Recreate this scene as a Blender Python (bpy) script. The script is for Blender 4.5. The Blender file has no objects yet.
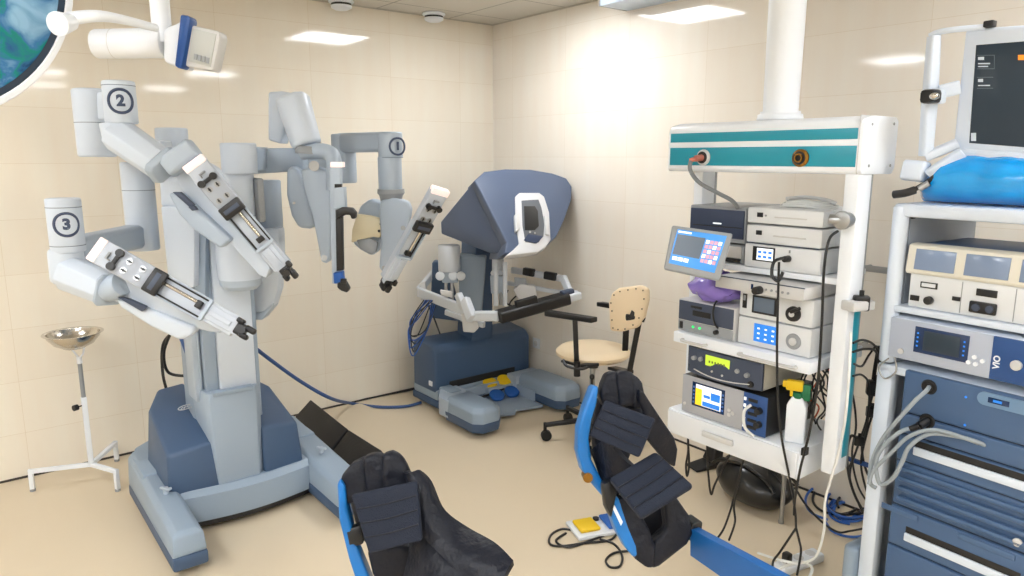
import bpy, bmesh, math, random
from mathutils import Vector, Matrix
from mathutils.noise import noise as pnoise
random.seed(7)
V = Vector
SC = bpy.context.scene
COL = SC.collection
PI = math.pi

# ------------------------------------------------------------------ camera geometry (solved from the room's vanishing points)
F_PX = 711.0
PIT = math.atan(131 / 711)
CP, SP = math.cos(PIT), math.sin(PIT)
CAMZ = 1.80
CAM = V((0, 0, CAMZ))
FH = V((0.6198, 0.7848, 0))
RH = V((0.7848, -0.6198, 0))

def ray(x, y):
    a = (x - 512) / F_PX
    b = (288 - y) / F_PX
    h = CP + b * SP
    return V((h * FH.x + a * RH.x, h * FH.y + a * RH.y, -SP + b * CP))
def P(x, y, D):                       # point at horizontal distance D ahead
    r = ray(x, y)
    return CAM + r * (D / (r.x * FH.x + r.y * FH.y))
def PN(x, y, o, n):                   # point on plane (o, n)
    r = ray(x, y)
    return CAM + r * ((V(o) - CAM).dot(n) / r.dot(n))
def PZ(x, y, z=0.0): return PN(x, y, (0, 0, z), V((0, 0, 1)))
def PX(x, y, X): return PN(x, y, (X, 0, 0), V((1, 0, 0)))
def PY(x, y, Y): return PN(x, y, (0, Y, 0), V((0, 1, 0)))

# ------------------------------------------------------------------ materials
def lin(c):
    c /= 255.0
    return c / 12.92 if c <= 0.04045 else ((c + 0.055) / 1.055) ** 2.4
def rgb(r, g, b): return (lin(r), lin(g), lin(b), 1)
_M = {}
def mat(name, c, rough=0.5, metal=0.0, emit=0.0, noise=0.0, nscale=8.0, bump=0.0, bscale=60.0, coat=0.0, alpha=1.0, trans=0.0, spec=None):
    if name in _M: return _M[name]
    m = bpy.data.materials.new(name); m.use_nodes = True
    nt = m.node_tree; b = nt.nodes['Principled BSDF']
    col = rgb(*c)
    b.inputs['Base Color'].default_value = col
    b.inputs['Roughness'].default_value = rough
    b.inputs['Metallic'].default_value = metal
    b.inputs['Coat Weight'].default_value = coat
    b.inputs['Alpha'].default_value = alpha
    b.inputs['Transmission Weight'].default_value = trans
    if spec is not None: b.inputs['Specular IOR Level'].default_value = spec
    if emit:
        b.inputs['Emission Color'].default_value = col
        b.inputs['Emission Strength'].default_value = emit
    if noise or bump:
        tc = nt.nodes.new('ShaderNodeTexCoord')
        nz = nt.nodes.new('ShaderNodeTexNoise'); nz.inputs['Scale'].default_value = nscale; nz.inputs['Detail'].default_value = 4
        nt.links.new(tc.outputs['Object'], nz.inputs['Vector'])
        if noise:
            mx = nt.nodes.new('ShaderNodeMix'); mx.data_type = 'RGBA'
            mx.inputs[6].default_value = tuple(max(0, v * (1 - noise)) for v in col[:3]) + (1,)
            mx.inputs[7].default_value = tuple(min(1, v * (1 + noise)) for v in col[:3]) + (1,)
            nt.links.new(nz.outputs['Fac'], mx.inputs[0]); nt.links.new(mx.outputs[2], b.inputs['Base Color'])
        if bump:
            n2 = nt.nodes.new('ShaderNodeTexNoise'); n2.inputs['Scale'].default_value = bscale; n2.inputs['Detail'].default_value = 3
            nt.links.new(tc.outputs['Object'], n2.inputs['Vector'])
            bp = nt.nodes.new('ShaderNodeBump'); bp.inputs['Strength'].default_value = bump; bp.inputs['Distance'].default_value = 0.01
            nt.links.new(n2.outputs['Fac'], bp.inputs['Height']); nt.links.new(bp.outputs['Normal'], b.inputs['Normal'])
    _M[name] = m
    return m

def tile_mat(name, axis, off_u, off_v, w, h, c1, c2, joint, rough, off=0.0, vein=0.5, bumpy=True):
    # large glazed wall tiles / ceiling tiles: brick texture in world space
    m = bpy.data.materials.new(name); m.use_nodes = True
    nt = m.node_tree; b = nt.nodes['Principled BSDF']; L = nt.links.new
    geo = nt.nodes.new('ShaderNodeNewGeometry')
    sx = nt.nodes.new('ShaderNodeSeparateXYZ'); L(geo.outputs['Position'], sx.inputs[0])
    cb = nt.nodes.new('ShaderNodeCombineXYZ')
    def add(o, v):
        a = nt.nodes.new('ShaderNodeMath'); a.operation = 'ADD'; L(o, a.inputs[0]); a.inputs[1].default_value = v; return a.outputs[0]
    L(add(sx.outputs[axis[0]], off_u), cb.inputs[0]); L(add(sx.outputs[axis[1]], off_v), cb.inputs[1])
    br = nt.nodes.new('ShaderNodeTexBrick'); L(cb.outputs[0], br.inputs['Vector'])
    br.offset = off; br.squash = 1
    br.inputs['Scale'].default_value = 1; br.inputs['Brick Width'].default_value = w; br.inputs['Row Height'].default_value = h
    br.inputs['Mortar Size'].default_value = joint[0]; br.inputs['Mortar Smooth'].default_value = 0.1; br.inputs['Bias'].default_value = 0
    br.inputs['Color1'].default_value = rgb(*c1); br.inputs['Color2'].default_value = rgb(*c2); br.inputs['Mortar'].default_value = rgb(*joint[1])
    # faint vertical veins
    mp = nt.nodes.new('ShaderNodeMapping'); mp.inputs['Scale'].default_value = (9, .9, 1); L(cb.outputs[0], mp.inputs['Vector'])
    nz = nt.nodes.new('ShaderNodeTexNoise'); nz.inputs['Scale'].default_value = 1.0; nz.inputs['Detail'].default_value = 5; L(mp.outputs[0], nz.inputs['Vector'])
    cr = nt.nodes.new('ShaderNodeValToRGB'); cr.color_ramp.elements[0].position = .35; cr.color_ramp.elements[1].position = .7
    k = 1 - .12 * vein
    cr.color_ramp.elements[0].color = (k + .03, k, k - .05 * vein, 1); cr.color_ramp.elements[1].color = (1, 1, 1, 1)
    L(nz.outputs['Fac'], cr.inputs[0])
    mx = nt.nodes.new('ShaderNodeMix'); mx.data_type = 'RGBA'; mx.blend_type = 'MULTIPLY'; mx.inputs[0].default_value = 1
    L(br.outputs['Color'], mx.inputs[6]); L(cr.outputs[0], mx.inputs[7]); L(mx.outputs[2], b.inputs['Base Color'])
    b.inputs['Roughness'].default_value = rough
    bp = nt.nodes.new('ShaderNodeBump'); bp.inputs['Strength'].default_value = .25; bp.inputs['Distance'].default_value = .002; bp.invert = True
    L(br.outputs['Fac'], bp.inputs['Height']); L(bp.outputs['Normal'], b.inputs['Normal'])
    return m

WALL_R = tile_mat('wall_tile_right', (1, 2), 0.35, 0.0, .6, .3, (241, 236, 226), (238, 232, 221), (.0010, (226, 216, 198)), .06, vein=.35)
WALL_L = tile_mat('wall_tile_left', (0, 2), -0.2, 0.035, .6, .3, (241, 235, 221), (238, 231, 216), (.0010, (224, 212, 190)), .06, vein=.35)
CEIL = tile_mat('ceiling_tile', (0, 1), -0.1, -0.25, .6, .6, (214, 210, 200), (210, 206, 196), (.005, (150, 146, 138)), .8, vein=.1)
FLOOR = mat('floor_vinyl', (218, 202, 176), .42, noise=.03, nscale=1.6, bump=.05, bscale=90)
WHITE = mat('white_enamel', (238, 243, 250), .35)
WHITEP = mat('white_plastic', (226, 230, 236), .4)
ROBW = mat('robot_light_shell', (206, 216, 229), .38, coat=.1)
ROBM = mat('robot_mid_grey', (176, 189, 204), .42)
ROBB = mat('robot_bluegrey_panel', (154, 170, 188), .45)
ROBG = mat('robot_base_grey', (146, 163, 181), .5, noise=.03, nscale=200)
SLATE = mat('slate_blue_plastic', (64, 88, 120), .45, noise=.03, nscale=160)
SLATE2 = mat('slate_head_plastic', (80, 93, 118), .42)
SKIRT = mat('dark_skirt_blue', (66, 88, 118), .5)
BLACK = mat('black_plastic', (22, 22, 24), .4)
RUBBER = mat('black_rubber', (16, 16, 17), .6)
STEEL = mat('polished_steel', (205, 200, 192), .18, 1.0)
STEELB = mat('brushed_steel', (170, 172, 174), .35, 1.0)
INK = mat('dark_blue_print', (62, 76, 104), .5)
GREYP = mat('grey_plastic', (150, 154, 158), .45)
LGREY = mat('light_grey_case', (204, 204, 204), .45)
DEVW = mat('device_offwhite', (222, 225, 228), .45)
CREAM = mat('cream_vinyl', (240, 218, 184), .45)
TEAL = mat('teal_strip', (26, 150, 174), .3)
NAVY = mat('navy_panel', (42, 56, 84), .4)
CHAR = mat('charcoal_blue_panel', (62, 72, 92), .45)
PADN = mat('navy_pad_fabric', (9, 14, 28), .5, noise=.12, nscale=14, bump=.9, bscale=26, spec=.35)
PADF = mat('navy_velcro_fabric', (15, 26, 46), .8, bump=.4, bscale=300)
PADB = mat('black_pad_vinyl', (21, 20, 22), .55, bump=.15, bscale=60)
BLUES = mat('blue_shell', (20, 112, 188), .35)
BLUEB = mat('blue_bumper', (24, 72, 140), .35)
CBLUE = mat('blue_cable', (58, 88, 140), .5)
CBLUE2 = mat('bright_blue_cable', (40, 90, 170), .5)
CGREY = mat('grey_cable', (150, 160, 168), .5)
CWHITE = mat('white_cable', (226, 228, 226), .5)
YEL = mat('yellow_plastic', (236, 196, 20), .45)
PBLUE = mat('pedal_blue', (28, 92, 176), .45)
GREEN = mat('green_plastic', (22, 110, 70), .45)
ORANGE = mat('orange_cable', (210, 90, 50), .5)
COPPER = mat('pink_copper_connector', (196, 120, 104), .4, .3)
BRASS = mat('brass_ring', (150, 108, 44), .3, .8)
VCARTB = mat('cart_blue_panel', (70, 98, 136), .4)
VCARTG = mat('cart_white_frame', (216, 226, 240), .38)
SCR_BL = mat('screen_blue', (36, 120, 210), .3, emit=.55)
SCR_W = mat('screen_white', (235, 240, 245), .3, emit=.6)
SCR_G = mat('screen_grey', (86, 98, 112), .25, emit=.25)
SCR_D = mat('screen_dark', (34, 52, 68), .3)
SCR_DB = mat('screen_dark_blue', (16, 44, 84), .2, emit=.1)
SCR_Y = mat('screen_yellow', (240, 205, 40), .3, emit=.5)
SCR_LG = mat('screen_lime', (178, 205, 60), .3, emit=.6)
SCR_R = mat('screen_rose', (200, 150, 170), .3, emit=.4)
SCR_O = mat('screen_orange', (235, 130, 30), .3, emit=.6)
LED_G = mat('green_indicator', (60, 220, 120), .3, emit=.8)
LAMPW = mat('indicator_white', (250, 236, 234), .3, emit=.25)
LAMPG = mat('glass_panel', (120, 150, 190), .15)
TAN = mat('tan_edge', (224, 212, 180), .5)
PLATEG = mat('plate_grey', (170, 177, 188), .42)
SLIDEG = mat('slide_grey', (190, 198, 210), .42)
PURPLE = mat('purple_plastic_film', (150, 126, 225), .25, noise=.2, nscale=14, alpha=.85, coat=.4)
BAGB = mat('black_glossy_bag', (10, 11, 13), .3, coat=.25)
DRAPE = mat('blue_drape_film', (8, 156, 248), .2, coat=.6, noise=.3, nscale=9)

# ------------------------------------------------------------------ mesh builder
class MB:
    def __init__(s): s.bm = bmesh.new(); s.mi = 0
    def m(s, i): s.mi = i; return s
    def _merge(s, b, M=None):
        if M is not None: b.transform(M)
        for f in b.faces: f.material_index = s.mi
        me = bpy.data.meshes.new('t'); b.to_mesh(me); b.free()
        s.bm.from_mesh(me); bpy.data.meshes.remove(me); return s
    def _bev(s, b, bev, seg, ang=30):
        if bev <= 0: return
        es = [e for e in b.edges if len(e.link_faces) == 2 and e.calc_face_angle(0) > math.radians(ang)]
        bmesh.ops.bevel(b, geom=es, offset=bev, segments=seg, affect='EDGES', profile=.5, clamp_overlap=True)
    def box(s, c, d, bev=0.0, seg=2, rot=None):
        b = bmesh.new(); bmesh.ops.create_cube(b, size=1)
        b.transform(Matrix.Diagonal((d[0], d[1], d[2], 1)))
        s._bev(b, min(bev, min(d) * .49), seg)
        M = Matrix.Translation(c)
        if rot is not None: M = M @ (rot.to_4x4() if hasattr(rot, 'to_4x4') else Matrix.Rotation(rot, 4, 'Z'))
        return s._merge(b, M)
    def bx(s, x0, x1, y0, y1, z0, z1, bev=0.0, seg=2):
        return s.box(((x0 + x1) / 2, (y0 + y1) / 2, (z0 + z1) / 2), (abs(x1 - x0), abs(y1 - y0), abs(z1 - z0)), bev, seg)
    def cyl(s, p0, p1, r0, r1=None, n=28, bev=0.0, seg=2):
        p0, p1 = V(p0), V(p1); r1 = r0 if r1 is None else r1
        L = (p1 - p0).length
        b = bmesh.new(); bmesh.ops.create_cone(b, cap_ends=True, segments=n, radius1=r0, radius2=r1, depth=L)
        s._bev(b, bev, seg, 50)
        q = V((0, 0, 1)).rotation_difference((p1 - p0).normalized()).to_matrix().to_4x4()
        return s._merge(b, Matrix.Translation((p0 + p1) / 2) @ q)
    def ell(s, c, r, rot=None, n=20):
        b = bmesh.new(); bmesh.ops.create_uvsphere(b, u_segments=n, v_segments=max(8, n // 2), radius=1)
        M = Matrix.Translation(c)
        if rot is not None: M = M @ rot.to_4x4()
        return s._merge(b, M @ Matrix.Diagonal((r[0], r[1], r[2], 1)))
    def tube(s, pts, r, n=8, smooth=True, step=None, cap=True):
        pts = [V(p) for p in pts]
        if smooth and len(pts) > 2:
            q = []
            for i in range(len(pts) - 1):
                p0 = pts[max(i - 1, 0)]; p1 = pts[i]; p2 = pts[i + 1]; p3 = pts[min(i + 2, len(pts) - 1)]
                k = 7
                for j in range(k):
                    t = j / k
                    q.append(.5 * ((2 * p1) + (p2 - p0) * t + (2 * p0 - 5 * p1 + 4 * p2 - p3) * t * t + (3 * p1 - p0 - 3 * p2 + p3) * t ** 3))
            q.append(pts[-1]); pts = q
        b = bmesh.new(); rings = []
        T = (pts[1] - pts[0]).normalized()
        N = T.orthogonal().normalized()
        for i, p in enumerate(pts):
            t = (pts[min(i + 1, len(pts) - 1)] - pts[max(i - 1, 0)])
            if t.length > 1e-7: t.normalize()
            else: t = T
            N = T.rotation_difference(t) @ N; T = t
            B = T.cross(N)
            rr = r(i / (len(pts) - 1)) if callable(r) else r
            rings.append([b.verts.new(p + (N * math.cos(a) + B * math.sin(a)) * rr) for a in [2 * PI * k / n for k in range(n)]])
        for a, c in zip(rings, rings[1:]):
            for k in range(n): b.faces.new((a[k], a[(k + 1) % n], c[(k + 1) % n], c[k]))
        if cap: b.faces.new(rings[0][::-1]); b.faces.new(rings[-1])
        return s._merge(b)
    def lathe(s, prof, o=(0, 0, 0), ax=(0, 0, 1), n=32):
        b = bmesh.new(); rings = []
        for r, z in prof:
            if r < 1e-5: rings.append([b.verts.new((0, 0, z))])
            else: rings.append([b.verts.new((r * math.cos(2 * PI * k / n), r * math.sin(2 * PI * k / n), z)) for k in range(n)])
        for a, c in zip(rings, rings[1:]):
            for k in range(n):
                k2 = (k + 1) % n
                if len(a) == 1 and len(c) == 1: break
                if len(a) == 1: b.faces.new((a[0], c[k], c[k2]))
                elif len(c) == 1: b.faces.new((a[k], a[k2], c[0]))
                else: b.faces.new((a[k], a[k2], c[k2], c[k]))
        bmesh.ops.recalc_face_normals(b, faces=b.faces)
        q = V((0, 0, 1)).rotation_difference(V(ax).normalized()).to_matrix().to_4x4()
        return s._merge(b, Matrix.Translation(o) @ q)
    def ext(s, front, d, bev=0.0, seg=2, taper=None):   # front: list of 3-D points, d: extrusion vector; taper scales the back about its centre
        front = [V(p) for p in front]; d = V(d)
        b = bmesh.new(); c = sum(front, V()) / len(front)
        k = 1 if taper is None else taper
        A = [b.verts.new(p) for p in front]; Bk = [b.verts.new(c + (p - c) * k + d) for p in front]
        b.faces.new(A); b.faces.new(Bk[::-1])
        n = len(A)
        for i in range(n): b.faces.new((A[(i + 1) % n], A[i], Bk[i], Bk[(i + 1) % n]))
        bmesh.ops.recalc_face_normals(b, faces=b.faces)
        s._bev(b, bev, seg)
        return s._merge(b)
    def loft(s, loops, bev=0.0, seg=2, cap=True):
        b = bmesh.new(); R = [[b.verts.new(V(p)) for p in l] for l in loops]; n = len(R[0])
        for a, c in zip(R, R[1:]):
            for k in range(n): b.faces.new((a[k], a[(k + 1) % n], c[(k + 1) % n], c[k]))
        if cap: b.faces.new(R[0][::-1]); b.faces.new(R[-1])
        bmesh.ops.recalc_face_normals(b, faces=b.faces)
        s._bev(b, bev, seg)
        return s._merge(b)
    def grid(s, fn, nu, nv, th=0.0):
        b = bmesh.new(); g = [[b.verts.new(V(fn(i / nu, j / nv))) for j in range(nv + 1)] for i in range(nu + 1)]
        for i in range(nu):
            for j in range(nv): b.faces.new((g[i][j], g[i + 1][j], g[i + 1][j + 1], g[i][j + 1]))
        if th: 
            bmesh.ops.recalc_face_normals(b, faces=b.faces)
            bmesh.ops.solidify(b, geom=list(b.faces), thickness=th)
        return s._merge(b)
    def build(s, name, m, parent=None, world=None, ang=35, jit=0, jsc=10):
        b = s.bm
        if jit:
            for v in b.verts:
                q = v.co * jsc
                v.co += V((pnoise(q), pnoise(q + V((9, 3, 1))), pnoise(q + V((2, 7, 5))))) * jit
        if world is None: world = (parent is not None and id(parent) in WORLDMODE)
        if parent is not None and (world):
            b.transform(mw(parent).inverted())
        me = bpy.data.meshes.new(name); b.to_mesh(me); b.free()
        for x in (m if isinstance(m, (list, tuple)) else [m]): me.materials.append(x)
        me.polygons.foreach_set('use_smooth', [True] * len(me.polygons))
        me.set_sharp_from_angle(angle=math.radians(ang))
        o = bpy.data.objects.new(name, me); COL.objects.link(o)
        if parent is not None:
            o.parent = parent
            if id(parent) in WORLDMODE: WORLDMODE.add(id(o)); KEEP.append(o)
        return o
WORLDMODE = set(); KEEP = []
def mw(o):
    M = Matrix.Translation(o.location) @ o.rotation_euler.to_matrix().to_4x4()
    return mw(o.parent) @ M if o.parent else M
def thing(name, label, cat, loc=(0, 0, 0), rz=0.0, group=None, world=False):
    o = bpy.data.objects.new(name, None); COL.objects.link(o); o.empty_display_size = .05
    o.location = loc; o.rotation_euler = (0, 0, rz)
    o['label'] = label; o['category'] = cat
    if group: o['group'] = group
    KEEP.append(o)
    if world: WORLDMODE.add(id(o))
    return o
def tag(o, label, cat, group=None):
    o['label'] = label; o['category'] = cat
    if group: o['group'] = group
    return o
def struct(o): o['kind'] = 'structure'; return o
def dup(o, parent=None):
    c = o.copy(); COL.objects.link(c); c.parent = parent
    for ch in list(o.children): dup(ch, c)
    return c
def text(s, size, M, m, parent, name='lettering', depth=.0006, wrap=None, world=True, bold=0.0, align='CENTER'):
    cu = bpy.data.curves.new('t', 'FONT'); cu.body = s; cu.size = size; cu.extrude = depth; cu.align_x = align; cu.align_y = 'CENTER'; cu.offset = bold
    cu.resolution_u = 4
    o = bpy.data.objects.new('t', cu); COL.objects.link(o)
    dg = bpy.context.evaluated_depsgraph_get(); dg.update()
    me = bpy.data.meshes.new_from_object(o.evaluated_get(dg)); bpy.data.objects.remove(o)
    b = MB(); b.bm.from_mesh(me); bpy.data.meshes.remove(me)
    if wrap:
        bmesh.ops.subdivide_edges(b.bm, edges=[e for e in b.bm.edges if e.calc_length() > wrap * .06], cuts=3)
        for v in b.bm.verts:
            a = v.co.x / wrap; rr = wrap + v.co.z
            v.co = V((rr * math.sin(a), v.co.y, rr * math.cos(a) - wrap))
    b.bm.transform(M)
    return b.build(name, m, parent, world=world and parent is not None)
def frame(o, z, x=None, y=None):      # matrix with local z along z, and x (or y) hint
    z = V(z).normalized()
    if x is not None: x = V(x); x = (x - z * x.dot(z)).normalized(); y = z.cross(x)
    else: y = V(y); y = (y - z * y.dot(z)).normalized(); x = y.cross(z)
    M = Matrix((x, y, z)).transposed().to_4x4(); M.translation = V(o); return M
TOCAM = V((-FH.x, -FH.y, 0))
def slab(mb, px, D, th, bev=.006, n=None, o=None, seg=2, taper=None):   # outline at its own distance, extruded away by its thickness
    n = TOCAM if n is None else V(n).normalized()
    o = P(px[0][0], px[0][1], D) if o is None else V(o)
    pts = [PN(x, y, o, n) for x, y in px]
    return mb.ext(pts, -n * th, bev, seg, taper)

# ------------------------------------------------------------------ room
XW, YW, ZC = 3.52, 4.70, 2.82
XN, YN = -2.6, -3.6
def wallobj(name, b, m): return struct(b.build(name, m))
wallobj('floor', MB().bx(XN, XW, YN, YW, -.1, 0), FLOOR)
wallobj('ceiling', MB().bx(XN, XW, YN, YW, ZC, ZC + .1), CEIL)
wallobj('wall_left', MB().bx(XN - .1, XW, YW, YW + .1, 0.0, ZC), WALL_L)
wallobj('wall_right', MB().bx(XW, XW + .1, YN, YW + .1, 0.0, ZC), WALL_R)
wallobj('wall_near', MB().bx(XN - .1, XW + .1, YN - .1, YN, 0, ZC), WALL_L)
wallobj('wall_behind', MB().bx(XN - .1, XN, YN, YW, 0, ZC), WALL_R)
GAP = mat('floor_joint_dark', (60, 54, 50), .7)
wallobj('baseboard_left', MB().bx(XN, XW, YW - .006, YW - .0001, 0.0005, .012), GAP)
wallobj('baseboard_right', MB().bx(XW - .006, XW - .0001, YN, YW - .006, 0.0005, .012), GAP)
CANG = mat('ceiling_angle', (196, 190, 178), .6)
wallobj('trim_1', MB().bx(XN, XW, YW - .018, YW - .0001, ZC - .006, ZC - .0005), CANG)
wallobj('trim_2', MB().bx(XW - .018, XW - .0001, YN, YW - .018, ZC - .006, ZC - .0005), CANG)

# ceiling light panels: some read from wall reflections, others added unseen for even fill
PANEL = mat('panel_diffuser', (250, 250, 255), .5, emit=0)
nt = PANEL.node_tree.nodes['Principled BSDF']; nt.inputs['Emission Color'].default_value = (.93, .965, 1, 1); nt.inputs['Emission Strength'].default_value = 21.0
def panel(x, y, label):
    t = thing('ceiling_light', label, 'ceiling light', (x, y, ZC), 0, 'square ceiling light panels')
    f = MB()
    for a, b_, c, d in ((-.3, .3, -.3, -.275), (-.3, .3, .275, .3), (-.3, -.275, -.275, .275), (.275, .3, -.275, .275)): f.bx(a, b_, c, d, -.02, -.0005, .003)
    f.build('frame', WHITE, t)
    MB().bx(-.275, .275, -.275, .275, -.016, -.0008).build('diffuser', PANEL, t)
panel(2.72, 3.40, 'square white ceiling light panel nearest the room corner')
for i, (x, y, w) in enumerate([(2.72, .0, 'over the equipment racks'), (2.72, -2.4, 'at the far end of the right wall'), (-.2, .7, 'added for fill over the camera'), (-1.0, 3.6, 'over the left wall end'), (-1.0, 1.8, 'added for fill left of the camera'),
             (-1.0, .0, 'added for fill behind the camera on the left'), (-.6, -1.8, 'added for fill over the near end of the room'), (-2.1, 1.0, 'added for fill along the wall behind the camera'), (1.0, -1.0, 'added for fill just behind the camera'), (1.2, -2.8, 'added for fill by the near wall')]):
    panel(x, y, 'square white ceiling light panel ' + w)

def detector(x, y, r, label):
    t = thing('ceiling_vent', label, 'ceiling vent', (x, y, ZC))
    MB().lathe([(0, -.0005), (r * 1.05, -.0005), (r * 1.12, -.012), (r, -.022), (r * .9, -.024), (0, -.024)]).build('flange', WHITE, t)
    MB().lathe([(r * .88, -.022), (r * .9, -.036), (0, -.036), (0, -.022)][::-1]).build('air_slot', BLACK, t)
    MB().lathe([(0, -.036), (r * .92, -.036), (r * .9, -.05), (r * .6, -.062), (0, -.064)]).build('disc', WHITE, t)
p = PZ(433, 13, ZC); detector(p.x, p.y - .01, .075, 'round white ceiling vent with dark slot near the corner')
p = PZ(341, 0, ZC); detector(p.x, p.y, .075, 'round white ceiling vent cut by the top edge of the photo')
# suspended end of a ceiling fitting by the right wall
p = P(600, 6, 4.6)
t = thing('ceiling_fitting', 'flat blue-white ceiling panel unit cut by the top edge above the right wall', 'ceiling fitting', (p.x, p.y, ZC), -PI / 2)
MB().bx(0, .55, 0, .4, p.z - ZC, -.0005, .004).build('housing', mat('fitting_bluewhite', (196, 212, 230), .3), t)
MB().bx(-.012, -.0005, 0, .4, p.z - ZC, -.0005, .002).build('end_plate', GREYP, t)
# wall socket
p = PX(537, 343, XW)
t = thing('wall_socket', 'white double wall socket low on the wall behind the console', 'wall socket', (XW - .001, p.y, p.z), -PI / 2)
MB().bx(-.04, .04, -.012, 0, -.04, .04, .004).build('cover_plate', WHITEP, t)
MB().lathe([(0, 0), (.02, 0), (.022, .003), (.022, 0)], (0, -.0125, 0), (0, -1, 0)).build('socket_face', LGREY, t)

# ------------------------------------------------------------------ camera and render look
cd = bpy.data.cameras.new('camera'); cam = bpy.data.objects.new('camera', cd); COL.objects.link(cam)
cd.sensor_width = 36; cd.lens = F_PX / 1024 * 36; cd.clip_start = .01
cam.location = CAM
fwd = V((CP * FH.x, CP * FH.y, -SP))
cam.rotation_euler = fwd.to_track_quat('-Z', 'Y').to_euler()
SC.camera = cam
w = bpy.data.worlds.new('world'); SC.world = w; w.use_nodes = True
w.node_tree.nodes['Background'].inputs[0].default_value = (.8, .86, 1, 1); w.node_tree.nodes['Background'].inputs[1].default_value = .3
vs = SC.view_settings; SC.display_settings.display_device = 'sRGB'
vs.view_transform = 'Standard'; vs.look = 'None'; vs.gamma = 1; vs.exposure = .28; vs.use_curve_mapping = False
#@@SECTIONS
# ================================================================== SURGICAL ROBOT (patient side cart)
RB = thing('surgical_robot', 'large grey four-armed surgical robot cart with arms numbered 1, 2 and 3', 'surgical robot', (1.0, 3.85, 0), 0, world=True)
# --- base: two long feet, curved cross bar
def foot(name, x0, x1, y0, y1, lab=None):
    b = MB()
    b.loft([[(x0, y0 + .01, .09), (x1, y0 + .01, .09), (x1, y1, .09), (x0, y1, .09)],
            [(x0, y0, .11), (x1, y0, .11), (x1, y1, .13), (x0, y1, .13)],
            [(x0 + .006, y0 + .012, .185), (x1 - .006, y0 + .012, .185), (x1 - .006, y1, .24), (x0 + .006, y1, .24)],
            [(x0 + .03, y0 + .035, .205), (x1 - .03, y0 + .035, .205), (x1 - .03, y1, .27), (x0 + .03, y1, .27)]], .008)
    f = b.build(name, ROBG, RB)
    k = MB(); k.bx(x0 - .004, x1 + .004, y0 - .004, y1, .035, .1, .012); k.build('skirt', SKIRT, f)
    for yy in (y0 + .09, y1 - .1):
        k = MB(); xx = (x0 + x1) / 2; k.cyl((xx - .014, yy, .028), (xx + .014, yy, .028), .028, bev=.004); k.build('caster', RUBBER, f)
    k = MB(); zz = .225
    yy = y0 + (y1 - y0) * .42
    k.cyl(((x0 + x1) / 2, yy, .2), ((x0 + x1) / 2, yy, .262), .012)
    k.box(((x0 + x1) / 2 - .004, yy - .014, .262), (.016, .06, .012), .004, rot=.5)
    k.box(((x0 + x1) / 2 + .012, yy, .25), (.03, .014, .012), .004)
    k.build('brake_lever', ROBM, f)
    return f
FL = foot('foot', .588, .728, 3.09, 4.02)
FR = foot('foot', 1.345, 1.52, 3.08, 4.02)
b = MB()                                              # curved cross bar
n = 12; lo, hi = [], []
def arcY(t): return 3.45 - .045 * math.sin(PI * t) 
loops = []
for i in range(n + 1):
    t = i / n; x = .72 + .64 * t; y = arcY(t)
    loops.append([(x, y, .06), (x, y - .006, .10), (x, y, .19), (x, y + .03, .215), (x, y + .3, .22), (x, y + .3, .06)])
b.loft(loops); b.build('cross_bar', ROBG, RB)
b = MB(); loops = [[(x, y + .012, .03), (x, y + .012, .065), (x, y + .25, .065), (x, y + .25, .03)] for x, y in [(.72 + .64 * i / n, arcY(i / n)) for i in range(n + 1)]]
b.loft(loops); b.build('lower_skirt', BLACK, RB)
# rear deck, rounded plan
b = MB(); pts = []
for x, y in ((.60, 3.7), (.60, 3.95), (.64, 4.1), (.75, 4.2), (1.05, 4.25), (1.35, 4.2), (1.47, 4.1), (1.5, 3.95), (1.5, 3.7)): pts.append((x, y, .05))
b.ext(pts, (0, 0, .21), .02); b.build('rear_deck', ROBG, RB)
# --- humps (slate covers either side of the column)
def hump(x0, x1, yf, yb, name='battery_cover', side=1):
    b = MB()
    if side < 0:
        a = [(x0, yf, .2), (x1, yf - .03, .2), (x1, yb, .2), (x0 + .07, yb - .0, .2), (x0 - .01, yb - .18, .2)]
        c = [(x0 + .01, yf + .02, .40), (x1, yf - .005, .445), (x1, yb, .585), (x0 + .10, yb - .01, .575), (x0 + .02, yb - .18, .53)]
    else:
        a = [(x0, yf - .03, .2), (x1, yf, .2), (x1 + .01, yb - .18, .2), (x1 - .07, yb, .2), (x0, yb, .2)]
        c = [(x0, yf + .0, .45), (x1 - .01, yf + .03, .42), (x1 - .02, yb - .18, .53), (x1 - .10, yb - .01, .575), (x0, yb, .585)]
    b.loft([a, c], .018, 3)
    return b.build(name, SLATE, RB)
HL = hump(.67, .91, 3.48, 4.06, side=-1)
HR = hump(1.12, 1.335, 3.48, 4.06, side=1)
q = .13
M = frame(PZ(186, 407, .55), (0.02, -.14, 1), x=(.9, .35, 0))
mb = MB(); mb.tube([M @ V((.042 * math.cos(t), .021 * math.sin(t), 0)) for t in [2 * PI * k / 24 for k in range(25)]], .0022, smooth=False)
mb.build('oval_emblem', LGREY, HL)
mb = MB(); mb.tube([M @ V(q) for q in ((-.03, -.004, 0), (-.018, .006, 0), (-.012, -.006, 0), (-.002, .006, 0), (.006, -.004, 0), (.016, .006, 0), (.03, .004, 0))], .002, 6); mb.build('emblem_script', LGREY, HL)
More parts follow.
